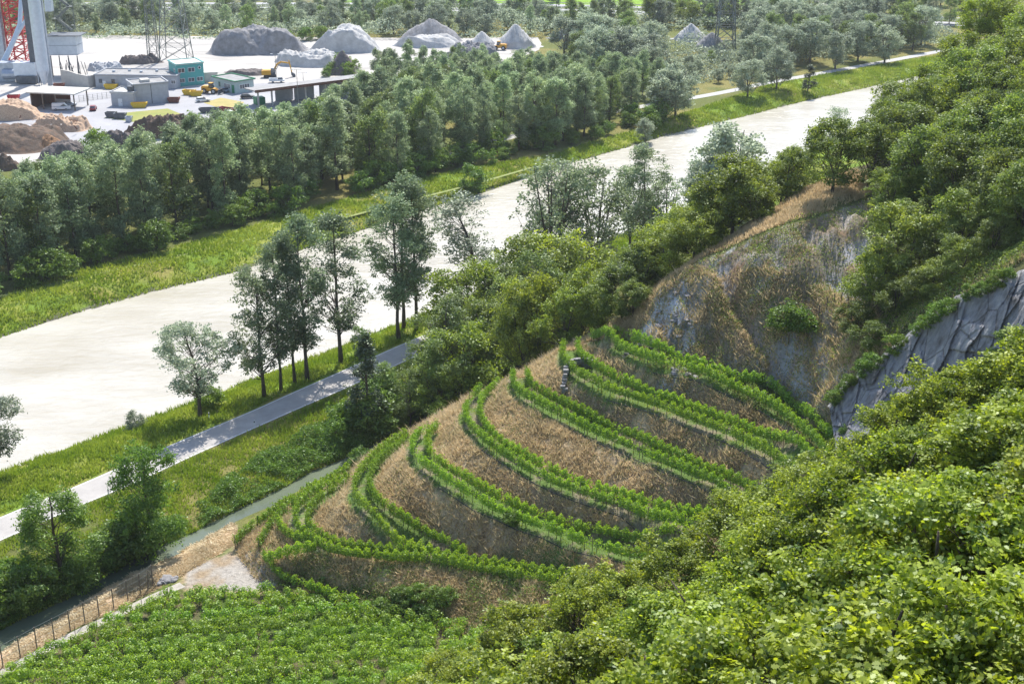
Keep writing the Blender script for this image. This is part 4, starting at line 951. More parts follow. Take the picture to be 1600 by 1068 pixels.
for px, py, z, H, lb in [(800, 775, 11, 1.6, 'small round bush on the slope below the fourth terrace'), (560, 725, 2, 2.6, 'round green shrub in the vine rows beside the canal end')]:
    p = at(px, py, z); tree('bush', p[0], p[1], hz(p[0], p[1])-.1, H, lb, name='shrub')
for (px, py, D, H) in [(1292, 700, 141, 4.5), (1272, 725, 141, 3.5)]:
    p = atd(px, py, D); tree('hilloak', p[0], p[1], hz(p[0], p[1])-.2, H, 'young sapling at the right end of the topmost vine row' if px > 1280 else 'small leafy sapling at the right end of the sixth terrace', name='sapling')
# ================================================================== NEAR FENCE, STAKES, POSTS, SMALL THINGS
def fence_line(name, lb, pts, H, z=0, wires=(.97,), m='post', r=.05, wr=.02, cat='fence', dz=0):
    P = [at(a, b, z) for a, b in pts] if len(pts[0]) == 2 else [atd(*q) for q in pts]
    P = [np.array([p[0], p[1], hz(p[0], p[1])]) for p in P]; c = P[0]
    t = thing(name, lb, cat, c)
    for p in P:
        mb = MB(); mb.tube([(0, 0, -.3), (0, 0, H)], r, 6); mb.build('post', M[m], t, p-c)
    mb = MB()
    for f in wires: mb.tube([tuple(p-c+np.array([0, 0, H*f])) for p in P], wr, 4)
    mb.build('wire', M['galv'], t)
    return t
fence_line('wire_fence', 'wire fence with tall brown posts between straw strip and gravel path', [(-22, 1056), (5, 1041), (32, 1027), (58, 1012), (85, 998), (110, 985), (133, 973), (155, 961), (178, 950), (200, 938), (220, 927), (239, 913)], 2.7, wires=(.98, .7, .4), r=.065)
mb = MB(); p = at(231, 920, 0)
mb.tube([(0, 0, -.2), (.25, 0, 2.6)], .07, 5); mb.tube([(.9, .5, -.2), (.3, .1, 2.3)], .05, 5)
tag(mb.build('fence_brace', M['post'], None, p), 'pair of dark leaning stakes bracing the last fence post', 'stake')
for i, (px, py) in enumerate([(18, 1055), (49, 1040), (66, 1025), (81, 1017), (100, 1003), (118, 990), (140, 985), (152, 978), (166, 972), (180, 970), (207, 955), (222, 947), (235, 943), (250, 938), (263, 930), (268, 925)]):
    p = at(px, py+3, 0); obj_ = obj('vine_stake', post_mesh, None, (p[0], p[1], 0)); obj_.scale = (.8, .8, .72)
    tag(obj_, 'thin grey stake along the gravel path edge of the vine field', 'stake', 'stakes along the gravel path')
def rockmesh(name, r, seed, m, label, loc, sq=.6, cat='rock', group=None):
    rs = np.random.RandomState(seed); import bmesh
    bm = bmesh.new(); bmesh.ops.create_icosphere(bm, subdivisions=3, radius=1)
    for v in bm.verts:
        c = v.co; k = 1+.35*(vnoise(c.x*1.7+seed, c.y*1.7+c.z*2.1, seed)-.5)*2
        v.co = Vector((c.x*r*k, c.y*r*k, c.z*r*sq*k))
    me = bpy.data.meshes.new(name); bm.to_mesh(me); bm.free(); me.materials.append(m)
    return tag(obj(name, me, None, loc), label, cat, group)
for i, (px, py, r) in enumerate([(262, 905, .75), (256, 909, .5), (270, 906, .45), (250, 913, .35), (276, 903, .3)]):
    p = at(px, py, 0); rockmesh('rock', r, 10+i, M['stone'], ['largest dark grey rock of the small heap beside the fence end', 'grey rock just left of the largest in the heap by the fence end', 'small grey rock right of the largest in the heap by the fence end', 'small stone at the left end of the heap by the fence', 'smallest stone at the right end of the heap by the fence'][i], (p[0], p[1], .12))
for i, (px, py) in enumerate([(327, 655), (398, 667), (170, 775), (505, 614), (60, 812)]):
    p = at(px, py, 0); t = thing('delineator_post', ['white road marker post at the foot of the spreading roadside tree', 'white road marker post on the canal side of the road', 'white road marker post behind the tall dark tree', 'white road marker post right of the poplar row by the road', 'white road marker post nearest the left picture edge'][i], 'road post', p)
    mb = MB(); mb.box(-.07, .07, -.05, .05, 0, 1.15); mb.build('post', M['white'], t)
    mb = MB(); mb.box(-.075, .075, -.055, .055, .8, 1.0); mb.build('reflector_band', M['black'], t)
# stone wall at tip of the sixth terrace
sw = smoothline(W(z5([(432, 130), (440, 95), (470, 72), (520, 68), (545, 80)]), 20.5), .6); rs = np.random.RandomState(5); mb = MB()
for q in sw:
    for lv in range(3):
        a = rs.uniform(.22, .34); x, y = q+rs.normal(size=2)*.08; z = hz(q[0], q[1])+.2+lv*.35
        mb.box(x-a, x+a, y-a*.8, y+a*.8, z-.2, z+.18)
tag(mb.build('stone_wall', M['stone'], bevel=.04), 'low curved grey dry-stone wall at the upper tip of the sixth terrace', 'stone wall')
# plank fence in the scar
P = [atd(px, 487+(i % 2), 163) for i, px in enumerate(range(1236, 1330, 11))]
P = [np.array([p[0], p[1], hz(p[0], p[1])]) for p in P]; t = thing('plank_fence', 'small grey plank retaining fence with stakes halfway up the landslide scar', 'fence', P[0])
for p in P: mb = MB(); mb.box(-.06, .06, -.06, .06, -.3, 1.3); mb.build('stake', M['post'], t, p-P[0])
mb = MB()
for k in range(3): mb.bar(tuple(P[0]-P[0]+np.array([0, .12, .25+.3*k])), tuple(P[-1]-P[0]+np.array([0, .12, .25+.3*k])), .05, .22)
mb.build('planks', mat('plank_grey', (.42, .42, .40), (.3, .3, .29), 2, .9), t)
# ================================================================== ROCK CLIFF
def cliff():
    top = np.array([atp(*q) for q in [(1296, 640, 145.5), (1312, 612, 145), (1345, 580, 143.5), (1400, 538, 141.5), (1450, 500, 139.5), (1500, 465, 137.5), (1560, 437, 135.5), (1600, 420, 133.5), (1720, 380, 129), (1800, 350, 126)]])
    bot = np.array([atp(*q) for q in [(1308, 712, 139.5), (1325, 715, 139), (1350, 705, 138), (1400, 695, 136), (1450, 678, 134), (1500, 655, 132), (1560, 620, 130), (1600, 602, 128), (1720, 560, 124), (1800, 540, 121)]])
    nu, nv = 260, 90
    def rsn(P): return np.stack([np.interp(np.linspace(0, len(P)-1, nu), range(len(P)), P[:, k]) for k in range(3)], 1)
    a, b = rsn(top), rsn(bot); v = np.linspace(0, 1, nv)[:, None, None]
    G = b[None]*(1-v)+a[None]*v
    U, Vv = np.meshgrid(np.linspace(0, 40, nu), np.linspace(0, 11, nv))
    # slabs running up to the right: coordinates across (s) and along (l) the dip, warped
    wx = 2.2*(fbm(U, Vv, 6, 3, 61)-.5); s = U*.80-Vv*.75+wx*1.6; l = U*.45+Vv*.9
    def slab(w, ln, sd):
        k = s/w+1.5*(vnoise(s/(w*2.5), l/ln, sd)-.5); c = np.floor(k); fr = k-c
        ll = l/ln+_h(c.astype(np.int64), (c*0+3).astype(np.int64), sd)*4; cl = np.floor(ll); o = _h(c.astype(np.int64), cl.astype(np.int64), sd+1)
        return o*1.0+(o-.3)*fr*.9+.25*(ll-cl)
    d = 1.0*slab(5.5, 9, 7)+.6*slab(1.9, 4.2, 17)+.16*slab(.7, 1.8, 27)+.3*(fbm(s, l*.4, 1.8, 4, 3)-.5)+1.4*(fbm(U, Vv, 9, 2, 33)-.5)
    d = d-d.mean()
    nrm = np.array([-.22, -.92, .12]); a_ = None; edge = np.minimum(1, np.minimum(v[..., 0], 1-v[..., 0])*7)
    G = G+nrm*((d-.1)*edge+.15)[..., None]; G[0, :, 2] -= 1.5; G[-1] += np.array([.4, 2.6, -1.0]); G[-2] += np.array([.1, 1.0, -.3]); jag = (fbm(np.linspace(0, 40, nu), np.zeros(nu), 1.6, 3, 71)-.62)*1.3; G[-12:, :, 2] += jag[None]*np.linspace(0, 1, 12)[:, None]
    i = np.arange(nu*nv).reshape(nv, nu); F_ = np.stack([i[:-1, :-1], i[:-1, 1:], i[1:, 1:], i[1:, :-1]], -1).reshape(-1, 4)
    m = mat('rock', (.34, .335, .33), (.09, .08, .07), .5, .8, 1.0, 0, .3, 12, stretch=(1.3, 1.3, .5), bscale=2.2, c3=(.21, .21, .225))
    t_ = m.node_tree; pb = [q for q in t_.nodes if q.type == 'BSDF_PRINCIPLED'][0]; rp = [q for q in t_.nodes if q.type == 'VALTORGB'][0]; mp_ = [q for q in t_.nodes if q.type == 'MAPPING'][0]; bp = [q for q in t_.nodes if q.type == 'BUMP'][0]
    vo = t_.nodes.new('ShaderNodeTexVoronoi'); vo.feature = 'DISTANCE_TO_EDGE'; vo.inputs['Scale'].default_value = .6; mq = t_.nodes.new('ShaderNodeMapping'); mq.inputs['Rotation'].default_value = (.3, .55, .2); mq.inputs['Scale'].default_value = (2.1, 1.3, .22)
    nz_ = t_.nodes.new('ShaderNodeTexNoise'); nz_.inputs['Scale'].default_value = .9; nz_.inputs['Detail'].default_value = 6; ad = t_.nodes.new('ShaderNodeMix'); ad.data_type = 'VECTOR'; ad.inputs[0].default_value = .62
    tc_ = [q for q in t_.nodes if q.type == 'TEX_COORD'][0]; lk = t_.links.new; lk(tc_.outputs['Object'], mq.inputs[0]); lk(mq.outputs[0], ad.inputs[4]); lk(nz_.outputs['Color'], ad.inputs[5]); lk(ad.outputs[1], vo.inputs['Vector'])
    mr_ = t_.nodes.new('ShaderNodeMapRange'); lk(vo.outputs['Distance'], mr_.inputs[0]); mr_.inputs[1].default_value = 0; mr_.inputs[2].default_value = .035; mr_.inputs[3].default_value = .55; mr_.inputs[4].default_value = 1
    mu_ = t_.nodes.new('ShaderNodeMix'); mu_.data_type = 'RGBA'; mu_.blend_type = 'MULTIPLY'; mu_.inputs[0].default_value = 1; lk(rp.outputs[0], mu_.inputs[6]); lk(mr_.outputs[0], mu_.inputs[7]); lk(mu_.outputs[2], pb.inputs['Base Color'])
    b2 = t_.nodes.new('ShaderNodeBump'); b2.inputs['Strength'].default_value = .9; b2.inputs['Distance'].default_value = .2; lk(mr_.outputs[0], b2.inputs['Height']); lk(bp.outputs[0], b2.inputs['Normal']); lk(b2.outputs[0], pb.inputs['Normal'])
    rs = np.random.RandomState(12)
    for k in range(26):
        q = G[-3, int(12+k*9.2)] if k < 20 else G[int(rs.uniform(10, 40)), int(rs.uniform(20, 230))]
        tree('bush', q[0], q[1]-.1, q[2]-.3, rs.uniform(.9, 2.0), 'small shrub rooted along the upper edge of the rock face' if k < 20 else 'small shrub growing in a cleft of the rock face', name='shrub', group='shrubs along the rock edge' if k < 20 else 'shrubs in the rock clefts')
    return tag(obj('rock_cliff', mesh_np('rock_cliff', G.reshape(-1, 3), F_, m)), 'bare blue-grey slabby rock face above the foreground trees at right', 'rock face')
cliff()
rs = np.random.RandomState(9)
for i in range(70):    # boulders of the grey scree
    q = SCARGREY[rs.randint(len(SCARGREY))]*.0+np.array([rs.uniform(SCARGREY[:, 0].min(), SCARGREY[:, 0].max()), rs.uniform(SCARGREY[:, 1].min(), SCARGREY[:, 1].max())])
    if not inpoly(q[:1], q[1:], SCARGREY)[0]: continue
    rockmesh('scree_rock', rs.uniform(.15, .55), 100+i, M['stone'], 'grey broken rock on the bare scree at the left of the scar', (q[0], q[1], hz(q[0], q[1])+.05), .55, 'rock', 'rocks of the grey scree')
# ================================================================== GRAVEL YARD
YS = 4.75
def sc_at(py): return FPX/(CAMZ/((py+300)/FPX*CP))
def mound(name, lb, px, py, wpx, hpx, m, seed, depth=.8, rough=.25, cat='pile', peaks=1, rag=.0, grp=None):
    s = sc_at(py); R = wpx/2/s; Hh = hpx/s/.96; rs = np.random.RandomState(seed); c = at(px, py, .05)
    c[1] += R*depth
    nr, na = 46, 130; r = np.linspace(0, 1, nr)[:, None]; a = np.linspace(0, 2*pi, na, endpoint=False)[None]
    out = 1+.18*np.sin(a*2+seed)+.10*np.sin(a*5+seed*2)
    X_ = r*R*out*np.cos(a); Y_ = r*R*depth*out*np.sin(a)
    peaks = peaks*3 if peaks > 1 else 1
    pk = [(rs.uniform(-.58, .58)*R*(peaks > 1), rs.uniform(-.35, .35)*R*(peaks > 1), rs.uniform(.55, .95)) for _ in range(peaks)]; pk[0] = (pk[0][0]*.3, pk[0][1]*.3, 1)
    Z_ = 0*X_
    for qx, qy, qh in pk:
        w = R*(.95 if peaks == 1 else .78)
        Z_ = np.maximum(Z_, Hh*qh*np.clip(1-np.sqrt(((X_-qx)/w)**2+((Y_-qy)/(w*depth))**2+.006)*1.02+.02, 0, 1)**.92)
    Z_ = (np.where(Z_ > Hh*.6, Hh*.6+(Z_-Hh*.6)*.3, Z_)*1.35 if peaks > 1 else Z_*1.05)
    Z_ = Z_+Hh*.12*(fbm(X_*3+seed, Y_*.6+X_, R*.2, 3, seed+3)-.5)*np.minimum(1, (1-r)*4)
    Z_ = Z_+Hh*rough*(fbm(X_+seed*9, Y_, R*.28, 4, seed)-.45)*np.minimum(1, (1-r)*4)+rag*(vnoise(X_/.7, Y_/.7, seed)-.3)*(r < .97)
    Z_ = np.maximum(Z_, 0)*np.minimum(1, (1-r)*6)
    V = np.stack([X_, Y_, Z_], -1).reshape(-1, 3); i = np.arange(nr*na).reshape(nr, na)
    F_ = np.stack([i[:-1], np.roll(i[:-1], -1, 1), np.roll(i[1:], -1, 1), i[1:]], -1).reshape(-1, 4)[:, ::-1]
    return tag(obj(name, mesh_np(name, V, F_, M[m], smooth=rag == 0), None, c), lb, cat, grp)
mound('gravel_pile', 'broad dark grey gravel pile with flat top behind the excavator', 392, 88, 132, 40, 'pile_grey', 1, .7, .3, peaks=3)
mound('gravel_pile', 'dark smooth gravel heap directly right of the broad grey pile', 448, 80, 62, 26, 'pile_grey', 2, .7, .1)
mound('gravel_pile', 'large pale grey ridge of crushed stone in the middle of the yard', 540, 83, 118, 38, 'pile_light', 3, .6, .3, peaks=3)
mound('rubble_pile', 'low long heap of light rubble in front of the pale ridge', 478, 105, 120, 20, 'pile_light', 4, .5, .5, peaks=3, rag=.8)
mound('gravel_pile', 'wide dark-topped gravel pile before the tree belt', 672, 68, 118, 32, 'pile_grey', 5, .6, .1, peaks=1)
mound('gravel_pile', 'low white crushed stone apron at foot of the dark-topped pile', 672, 76, 108, 17, 'pile_light', 15, .5, .3, peaks=3)
mound('gravel_pile', 'small round white gravel cone left of the tallest cone', 753, 72, 46, 19, 'pile_light', 6, .8, .05)
mound('gravel_pile', 'tall pointed white gravel cone beside the small wheel loader', 806, 78, 72, 34, 'pile_light', 7, .8, .05)
mound('gravel_pile', 'dark flat gravel pile right of the tall white cone', 892, 62, 64, 17, 'pile_grey', 8, .6, .1, peaks=2)
mound('rubble_pile', 'grey broken rock heap with dark slabs below the white cones', 733, 100, 96, 26, 'pile_grey', 9, .6, .5, peaks=3, rag=1.2)
mound('gravel_pile', 'pale gravel pile among the trees at the river bend, left one', 1082, 66, 62, 24, 'pile_light', 10, .7, .1)
mound('gravel_pile', 'grey pointed gravel pile at foot of the right pylon', 1114, 82, 66, 27, 'pile_grey', 11, .7, .1)
mound('earth_mound', 'grassy earth mound in front of the riverside trees at the yard edge', 533, 118, 62, 32, 'pile_soil', 12, .7, .2, cat='mound')
mound('scrap_pile', 'heap of grey scrap and blocks behind the long flat building', 215, 101, 62, 11, 'pile_soil', 13, .5, .6, peaks=3, rag=1.0)
mound('wood_chip_pile', 'large pale wood chip pile at the left picture edge', 8, 190, 118, 26, 'wood', 14, .6, .4, peaks=2, rag=.5)
mound('waste_wood_pile', 'scattered heap of pale broken boards beside the open shed', 88, 206, 100, 19, 'wood', 16, .5, .5, peaks=3, rag=1.2)
mound('compost_pile', 'big dark brown compost pile with orange crest below the wood piles', 16, 238, 190, 32, 'pile_brown', 17, .55, .3, peaks=3, rag=.3)
mound('compost_pile', 'orange-brown end of the compost pile beside the yard road', 70, 236, 76, 20, 'pile_orange', 18, .6, .3, rag=.4)
mound('soil_pile', 'grey-brown soil pile in front of the compost heap', 95, 252, 84, 26, 'pile_soil', 19, .6, .3, peaks=2, rag=.3)
mound('soil_pile', 'dark soil pile cut by the left picture edge', 2, 268, 58, 24, 'pile_brown', 20, .6, .3, rag=.3)
mound('brush_pile', 'dark heap of cut brushwood before the lawn, right one', 245, 218, 105, 30, 'pile_brown', 21, .5, .5, peaks=3, rag=1.4)
mound('brush_pile', 'dark brown heap of cut brushwood beside the yard road, left one', 190, 232, 78, 20, 'pile_soil', 22, .5, .5, peaks=2, rag=1.2)
mound('soil_pile', 'long low dark soil heap behind the office at the yard', 385, 118, 90, 6, 'pile_soil', 23, .4, .5, peaks=3, rag=.4)
mound('rubble_pile', 'low rubble heap beside the mixing plant', 160, 112, 60, 10, 'concrete', 24, .5, .6, peaks=3, rag=1.0)
for px, py, H in [(520, 116, 4), (545, 118, 4.5), (535, 108, 5), (555, 112, 4), (508, 120, 3), (150, 238, 6), (160, 245, 5), (300, 205, 5), (445, 66, 4), (420, 62, 4), (478, 64, 5), (500, 62, 5)]:
    ptree('bush', px, py, H, 'green bush at the margin of the gravel yard', name='shrub', group='bushes around the gravel yard')
# boards sticking out of the waste wood
rs = np.random.RandomState(4)
for i in range(60):
    p = at(88+rs.normal()*22, 200+rs.normal()*4, 0); L_ = rs.uniform(1.2, 3); mb = MB(); mb.box(-L_/2, L_/2, -.15, .15, -.04, .04)
    o = mb.build('board', [M['wood'], M['concrete_lt'], M['wood_brown']][rs.randint(3) if i % 3 else 0]); o.location = (p[0], p[1], rs.uniform(.3, 3.0)); o.rotation_euler = (rs.normal()*.4, rs.normal()*.5, rs.rand()*6)
    tag(o, 'loose board lying on the waste wood heap beside the open shed', 'board', 'boards on the waste wood heap')
# --- buildings
def frame_of(pa, pb):
    a = at(*pa, 0); b = at(*pb, 0); d = b-a; return a, math.atan2(d[1], d[0]), float(np.hypot(d[0], d[1]))
def add_window(root, x, z, w, h, y=0.0, side='front', L=0, D=0, frame='white', mull=1):
    fm = MB(); f = .12
    def bx(mb, x0, x1, z0, z1, d0, d1):
        if side == 'front': mb.box(x0, x1, -d1, -d0, z0, z1)
        elif side == 'left': mb.box(-d1, -d0, x0, x1, z0, z1)
        else: mb.box(L+d0, L+d1, x0, x1, z0, z1)
    bx(fm, x, x+w, z, z+f, -.05, .08); bx(fm, x, x+w, z+h-f, z+h, -.05, .08); bx(fm, x, x+f, z+f, z+h-f, -.05, .08); bx(fm, x+w-f, x+w, z+f, z+h-f, -.05, .08)
    for k in range(mull): xx = x+w*(k+1)/(mull+1); bx(fm, xx-.05, xx+.05, z+f, z+h-f, -.05, .08)
    fo = fm.build('window', M[frame], root)
    g = MB(); bx(g, x+f, x+w-f, z+f, z+h-f, -.02, .02); g.build('pane', M['glass'], fo)
def building(name, lb, pa, pb, D, H, wall, roof, cat='building', parapet=.35, rim=None, over=.25):
    a, yaw, L = frame_of(pa, pb); t = thing(name, lb, cat, (a[0], a[1], .06), yaw)
    mb = MB(); mb.box(0, L, 0, D, 0, H); mb.build('wall', M[wall], t)
    mb = MB(); o = over; mb.box(-o, L+o, -o, D+o, H+.003, H+.18); r = mb.build('roof', M[roof], t)
    mb = MB(); w = .3
    mb.box(-o-.02, L+o+.02, -o-.02, -o+w, H+.183, H+.18+parapet); mb.box(-o-.02, L+o+.02, D+o-w, D+o+.02, H+.183, H+.18+parapet)
    mb.box(-o-.02, -o+w, -o+w, D+o-w, H+.183, H+.18+parapet); mb.box(L+o-w, L+o+.02, -o+w, D+o-w, H+.183, H+.18+parapet)
    mb.build('parapet', M[rim or wall], r)
    return t, L
def door(t, x, w, h, m, side='front', L=0, hand=True):
    mb = MB()
    if side == 'front': mb.box(x, x+w, -.06, .05, .02, h)
    else: mb.box(-.06, .05, x, x+w, .02, h)
    d = mb.build('door', M[m], t, bevel=.02)
    if side == 'front': mb = MB(); mb.box(x+w*.8, x+w*.9, -.12, -.06, 1.0, 1.15); mb.build('handle', M['steel_dk'], d)
t, L = building('flat_building', 'long low grey building with dark flat roof, left of the teal block', (150, 137), (277, 139), 11, 3.9, 'concrete', 'roof_flat')
for x in (.045, .20, .43, .63, .78, .93): add_window(t, x*L, 1.5, 1.1 if x < .9 else 1.5, 1.3, frame='steel_dk' if x < .9 else 'white')
door(t, 2.4, 1.1, 2.2, 'white')
for i in range(5): mb = MB(); mb.box(0, .8, 0, .8, 0, .6); q = mb.build('roof_vent', M['steel'], t, (L*(.15+.17*i), 5+(i % 2)*2, 4.09), bevel=.05)
t, L = building('teal_building', 'two-storey teal office block with white shutters beyond the flat buildings', (278, 136), (320, 132), 9, 7.0, 'teal', 'roof_lt', rim='teal', parapet=.2)
for x in (.05, .42): add_window(t, x*L, 4.4, 2.3, 1.5)
for x in (.05, .40, .72): add_window(t, x*L, 1.2, 2.1, 1.4)
mb = MB(); mb.tube([(L*.85, -.12, 5.6), (L*.85, .05, 5.6)], .55, 14); rw = mb.build('round_window', M['white'], t)
mb = MB(); mb.tube([(L*.85, -.16, 5.6), (L*.85, .0, 5.6)], .36, 14); mb.build('pane', M['glass'], rw)
add_window(t, 1.5, 4.4, 1.6, 1.2, side='left')
t, L = building('grey_block_building', 'windowless grey concrete block building with flat roof, nearest on the yard', (211, 165), (265, 160), 9, 6.0, 'concrete', 'roof_flat')
mb = MB(); mb.box(L*.49, L*.51, -.05, .05, .1, 5.9); mb.build('downpipe', M['steel_dk'], t)
mb = MB(); mb.box(L*.3, L*.55, 3, 6, 6.18, 7.0); mb.build('roof_hatch', M['concrete_lt'], t, bevel=.04)
t, L = building('grey_annex', 'lower grey annex with white door attached left of the grey block', (175, 166), (210, 167), 8, 4.0, 'concrete', 'roof_lt')
door(t, L*.3, 1.3, 2.3, 'white'); mb = MB(); mb.box(L*.72, L*.95, .6, 2.6, 4.18, 6.0); mb.build('roof_unit', M['steel_dk'], t, bevel=.05)
t, L = building('storage_container', 'pale flat container hut right beside the teal block', (320, 130), (341, 129), 4, 3.2, 'concrete_lt', 'roof_lt', parapet=.1, cat='container')
door(t, L*.5, 1.2, 2.2, 'steel')
t, L = building('office_building', 'small pale office with green roof rim and green door on the yard', (335, 139), (369, 147), 7, 3.7, 'render_pale', 'roof_flat', rim='green_paint', parapet=.3, over=.5)
for x in (.48, .62): add_window(t, x*L, 1.1, L*.13, 1.6, frame='white')
add_window(t, L*.22, 1.2, 1.0, 1.5, frame='green_paint', mull=0); door(t, L*.82, 1.4, 2.6, 'green_paint')
add_window(t, 1.5, 1.2, 3.8, 1.5, side='right', L=L, mull=3)
# open shed with vans
a, yaw, L = frame_of((50, 170), (119, 173)); t = thing('open_shed', 'open-fronted shed with pale flat roof and brown walls at the left yard', 'shed', (a[0], a[1], .06), yaw)
mb = MB(); mb.box(-.6, L+.8, -1.2, 8.6, 4.9, 5.3); mb.build('roof', M['roof_lt'], t)
mb = MB(); mb.box(0, L*.6, 7.8, 8.0, 0, 4.9); mb.box(0, .2, 0, 7.8, 0, 4.9); mb.build('wall', M['wood_brown'], t)
mb = MB(); mb.box(L*.25, L*.6, 7.5, 7.797, 0, 1.6); mb.build('plinth', M['concrete'], t)
for x, y in ((.15, -.4), (L*.27, -.4), (L*.56, -.4), (L-.3, -.4), (L-.3, 7.6)): mb = MB(); mb.box(x, x+.3, y, y+.3, 0, 4.9); mb.build('post', M['post'], t)
# long shed
a, yaw, L = frame_of((403, 168), (575, 149)); t = thing('long_shed', 'long open shed with sloping dark roof edge partly hidden behind poplars', 'shed', (a[0], a[1], .06), yaw)
mb = MB(); mb.prism([(0, 0)], 0, 0) if False else mb
mb.add([(-1.5, -2.5, 5.2), (L+1, -2.5, 5.9), (L+1, 7, 5.2), (-1.5, 7, 4.5), (-1.5, -2.5, 5.6), (L+1, -2.5, 6.3), (L+1, 7, 5.6), (-1.5, 7, 4.9)], [(0, 3, 2, 1), (4, 5, 6, 7), (1, 2, 6, 5), (2, 3, 7, 6), (3, 0, 4, 7)])
rf = mb.build('roof', M['roof_flat'], t)
mb = MB(); mb.add([(-1.5, -2.62, 4.9), (L+1, -2.62, 5.6), (L+1, -2.503, 5.6), (-1.5, -2.503, 4.9), (-1.5, -2.62, 5.75), (L+1, -2.62, 6.45), (L+1, -2.503, 6.45), (-1.5, -2.503, 5.75)], [(0, 3, 2, 1), (4, 5, 6, 7), (0, 1, 5, 4), (1, 2, 6, 5), (2, 3, 7, 6), (3, 0, 4, 7)]); mb.build('fascia', M['wood_brown'], rf)
mb = MB(); mb.box(L*.22, L*.38, 6, 6.3, 0, 3.9); mb.box(L*.38, L*.56, 5, 5.3, 0, 3.9); mb.box(L*.62, L, 6, 6.3, 0, 3.9); mb.box(0, L, 6.02, 6.2, 3.903, 4.5); mb.build('wall', M['concrete'], t)
for x in (0, .12, .42, .6, .8, .99): mb = MB(); mb.box(L*x, L*x+.45, -.4, .05, 0, 5.2); mb.build('post', M['concrete_lt'], t)
mb = MB(); mb.box(L*.02, L*.1, 3, 6, 0, 2.2); mb.build('green_bin', M['green_paint'], t, bevel=.1)

base = at(70, 138, 0)
def lx(px, py=138): p = at(px, py, 0); return p
def colbox(name, parent, px0, px1, py, ztop, m, z0=0, dep=2.0, dy=0):
    a = at(px0, py, 0); b = at(px1, py, 0); mb = MB(); mb.box(a[0]-base[0], b[0]-base[0], a[1]-base[1]+dy, a[1]-base[1]+dep+dy, z0, ztop); return mb.build(name, M[m], parent)
t = thing('mixing_plant', 'tall grey asphalt mixing plant with silver silo at the left edge', 'industrial plant', (base[0], base[1], .06))
TOP = 42
si = MB(); sx = at(69, 138, 0)[0]-base[0]; si.tube([(sx, 1, 1.0), (sx, 1, 5.5), (sx, 1, TOP)], [.5, 1.95, 1.95], 24); si.build('silo', M['steel_lt'], t, smooth=False)
for dx in (-1.5, 1.5):
    for dy in (0, 2.4): mb = MB(); mb.tube([(sx+dx, dy, 0), (sx+dx, dy, 5.6)], .13, 6); mb.build('silo_leg', M['steel'], t)
colbox('column', t, 0, 11, 112, TOP, 'steel', 0, 2.5); colbox('column', t, 51, 60, 130, TOP, 'steel_dk', 0, 2.5); colbox('column', t, 76, 82, 134, TOP, 'steel', 0, 1.2)
mb = MB()
def PXZ(px, py, pyb=125): # point above ground line at depth of pyb
    g_ = at(px, pyb, 0); D_ = g_[1]*CP+(CAMZ)*SP; return atd(px, py, D_)-np.array([base[0], base[1], 0])
mb.tube([PXZ(-6, 118), PXZ(22, 62), PXZ(31, 38), PXZ(34, -20)], .75, 10); mb.tube([PXZ(3, 108), PXZ(28, 52), PXZ(52, 14), PXZ(58, -20)], .6, 10); mb.build('duct', M['steel_lt'], t)
b = colbox('hopper', t, 82, 125, 120, 13.5, 'steel_lt', 7.2, 7, 0)
for k in range(3):
    colbox('hopper_rib', b, 82, 125.5, 120, 7.2+k*3.1+.2, 'steel', 7.2+k*3.1, 7.3, -.15)
for px in (83, 96, 110, 124): colbox('hopper_leg', t, px-.6, px+.6, 121, 7.2, 'steel_dk', 0, .4)
fl = colbox('platform', t, 80, 134, 120, 13.9, 'steel_dk', 13.65, 8, -1.2)
mb = MB()
for px in range(80, 136, 5): p = PXZ(px, 0, 121); mb.tube([(p[0], p[1]-1, 13.9), (p[0], p[1]-1, 15.1)], .06, 4)
for z in (14.5, 15.1): a1 = PXZ(80, 0, 121); b1 = PXZ(135, 0, 121); mb.tube([(a1[0], a1[1]-1, z), (b1[0], b1[1]-1, z)], .05, 4)
mb.build('railing', M['galv'], fl)
mb = MB(); xs_ = [PXZ(86, 0, 118), PXZ(108, 0, 118)]
for k in range(6):
    z0 = 13.9+k*4.0; a1, b1 = (xs_ if k % 2 == 0 else xs_[::-1]); mb.bar((b1[0], b1[1]-1, z0), (a1[0], a1[1]-1, z0+4), .25, .8); mb.bar((b1[0], b1[1]-1.4, z0+1), (a1[0], a1[1]-1.4, z0+5), .08)
    mb.box(a1[0]-1, a1[0]+1, a1[1]-2, a1[1], z0+3.9, z0+4.05)
for px in (82, 93, 112): p = PXZ(px, 0, 118); mb.tube([(p[0], p[1], 13.9), (p[0], p[1], TOP)], .14, 5)
mb.build('stair_tower', M['galv'], t)
colbox('cabin', t, 83, 93, 116, 26, 'steel_lt', 21, 2.5); colbox('cabin', t, 84, 95, 116, 37, 'steel_lt', 31, 2.5)
colbox('filter_box', t, 24, 58, 131, 6.8, 'steel_lt', 2.6, 4); colbox('filter_base', t, 26, 57, 132, 2.6, 'steel_dk', .3, 3)
mb = MB(); p = PXZ(8, 0, 138); mb.tube([(p[0]-4, p[1], 2.6), (p[0]+3.4, p[1], 2.6)], 1.7, 14); mb.build('drum', M['steel'], t)
colbox('machine_house', t, -12, 24, 128, 6.2, 'steel', 0, 5)
mb = MB(); rs = np.random.RandomState(3)
for k in range(16): p = PXZ(rs.uniform(84, 122), 0, 133); mb.tube([(p[0], p[1]+rs.uniform(0, 3), 0), (p[0]+rs.normal(), p[1]+rs.uniform(0, 3), rs.uniform(3, 7))], .12, 5)
mb.build('pipework', M['steel_dk'], t)
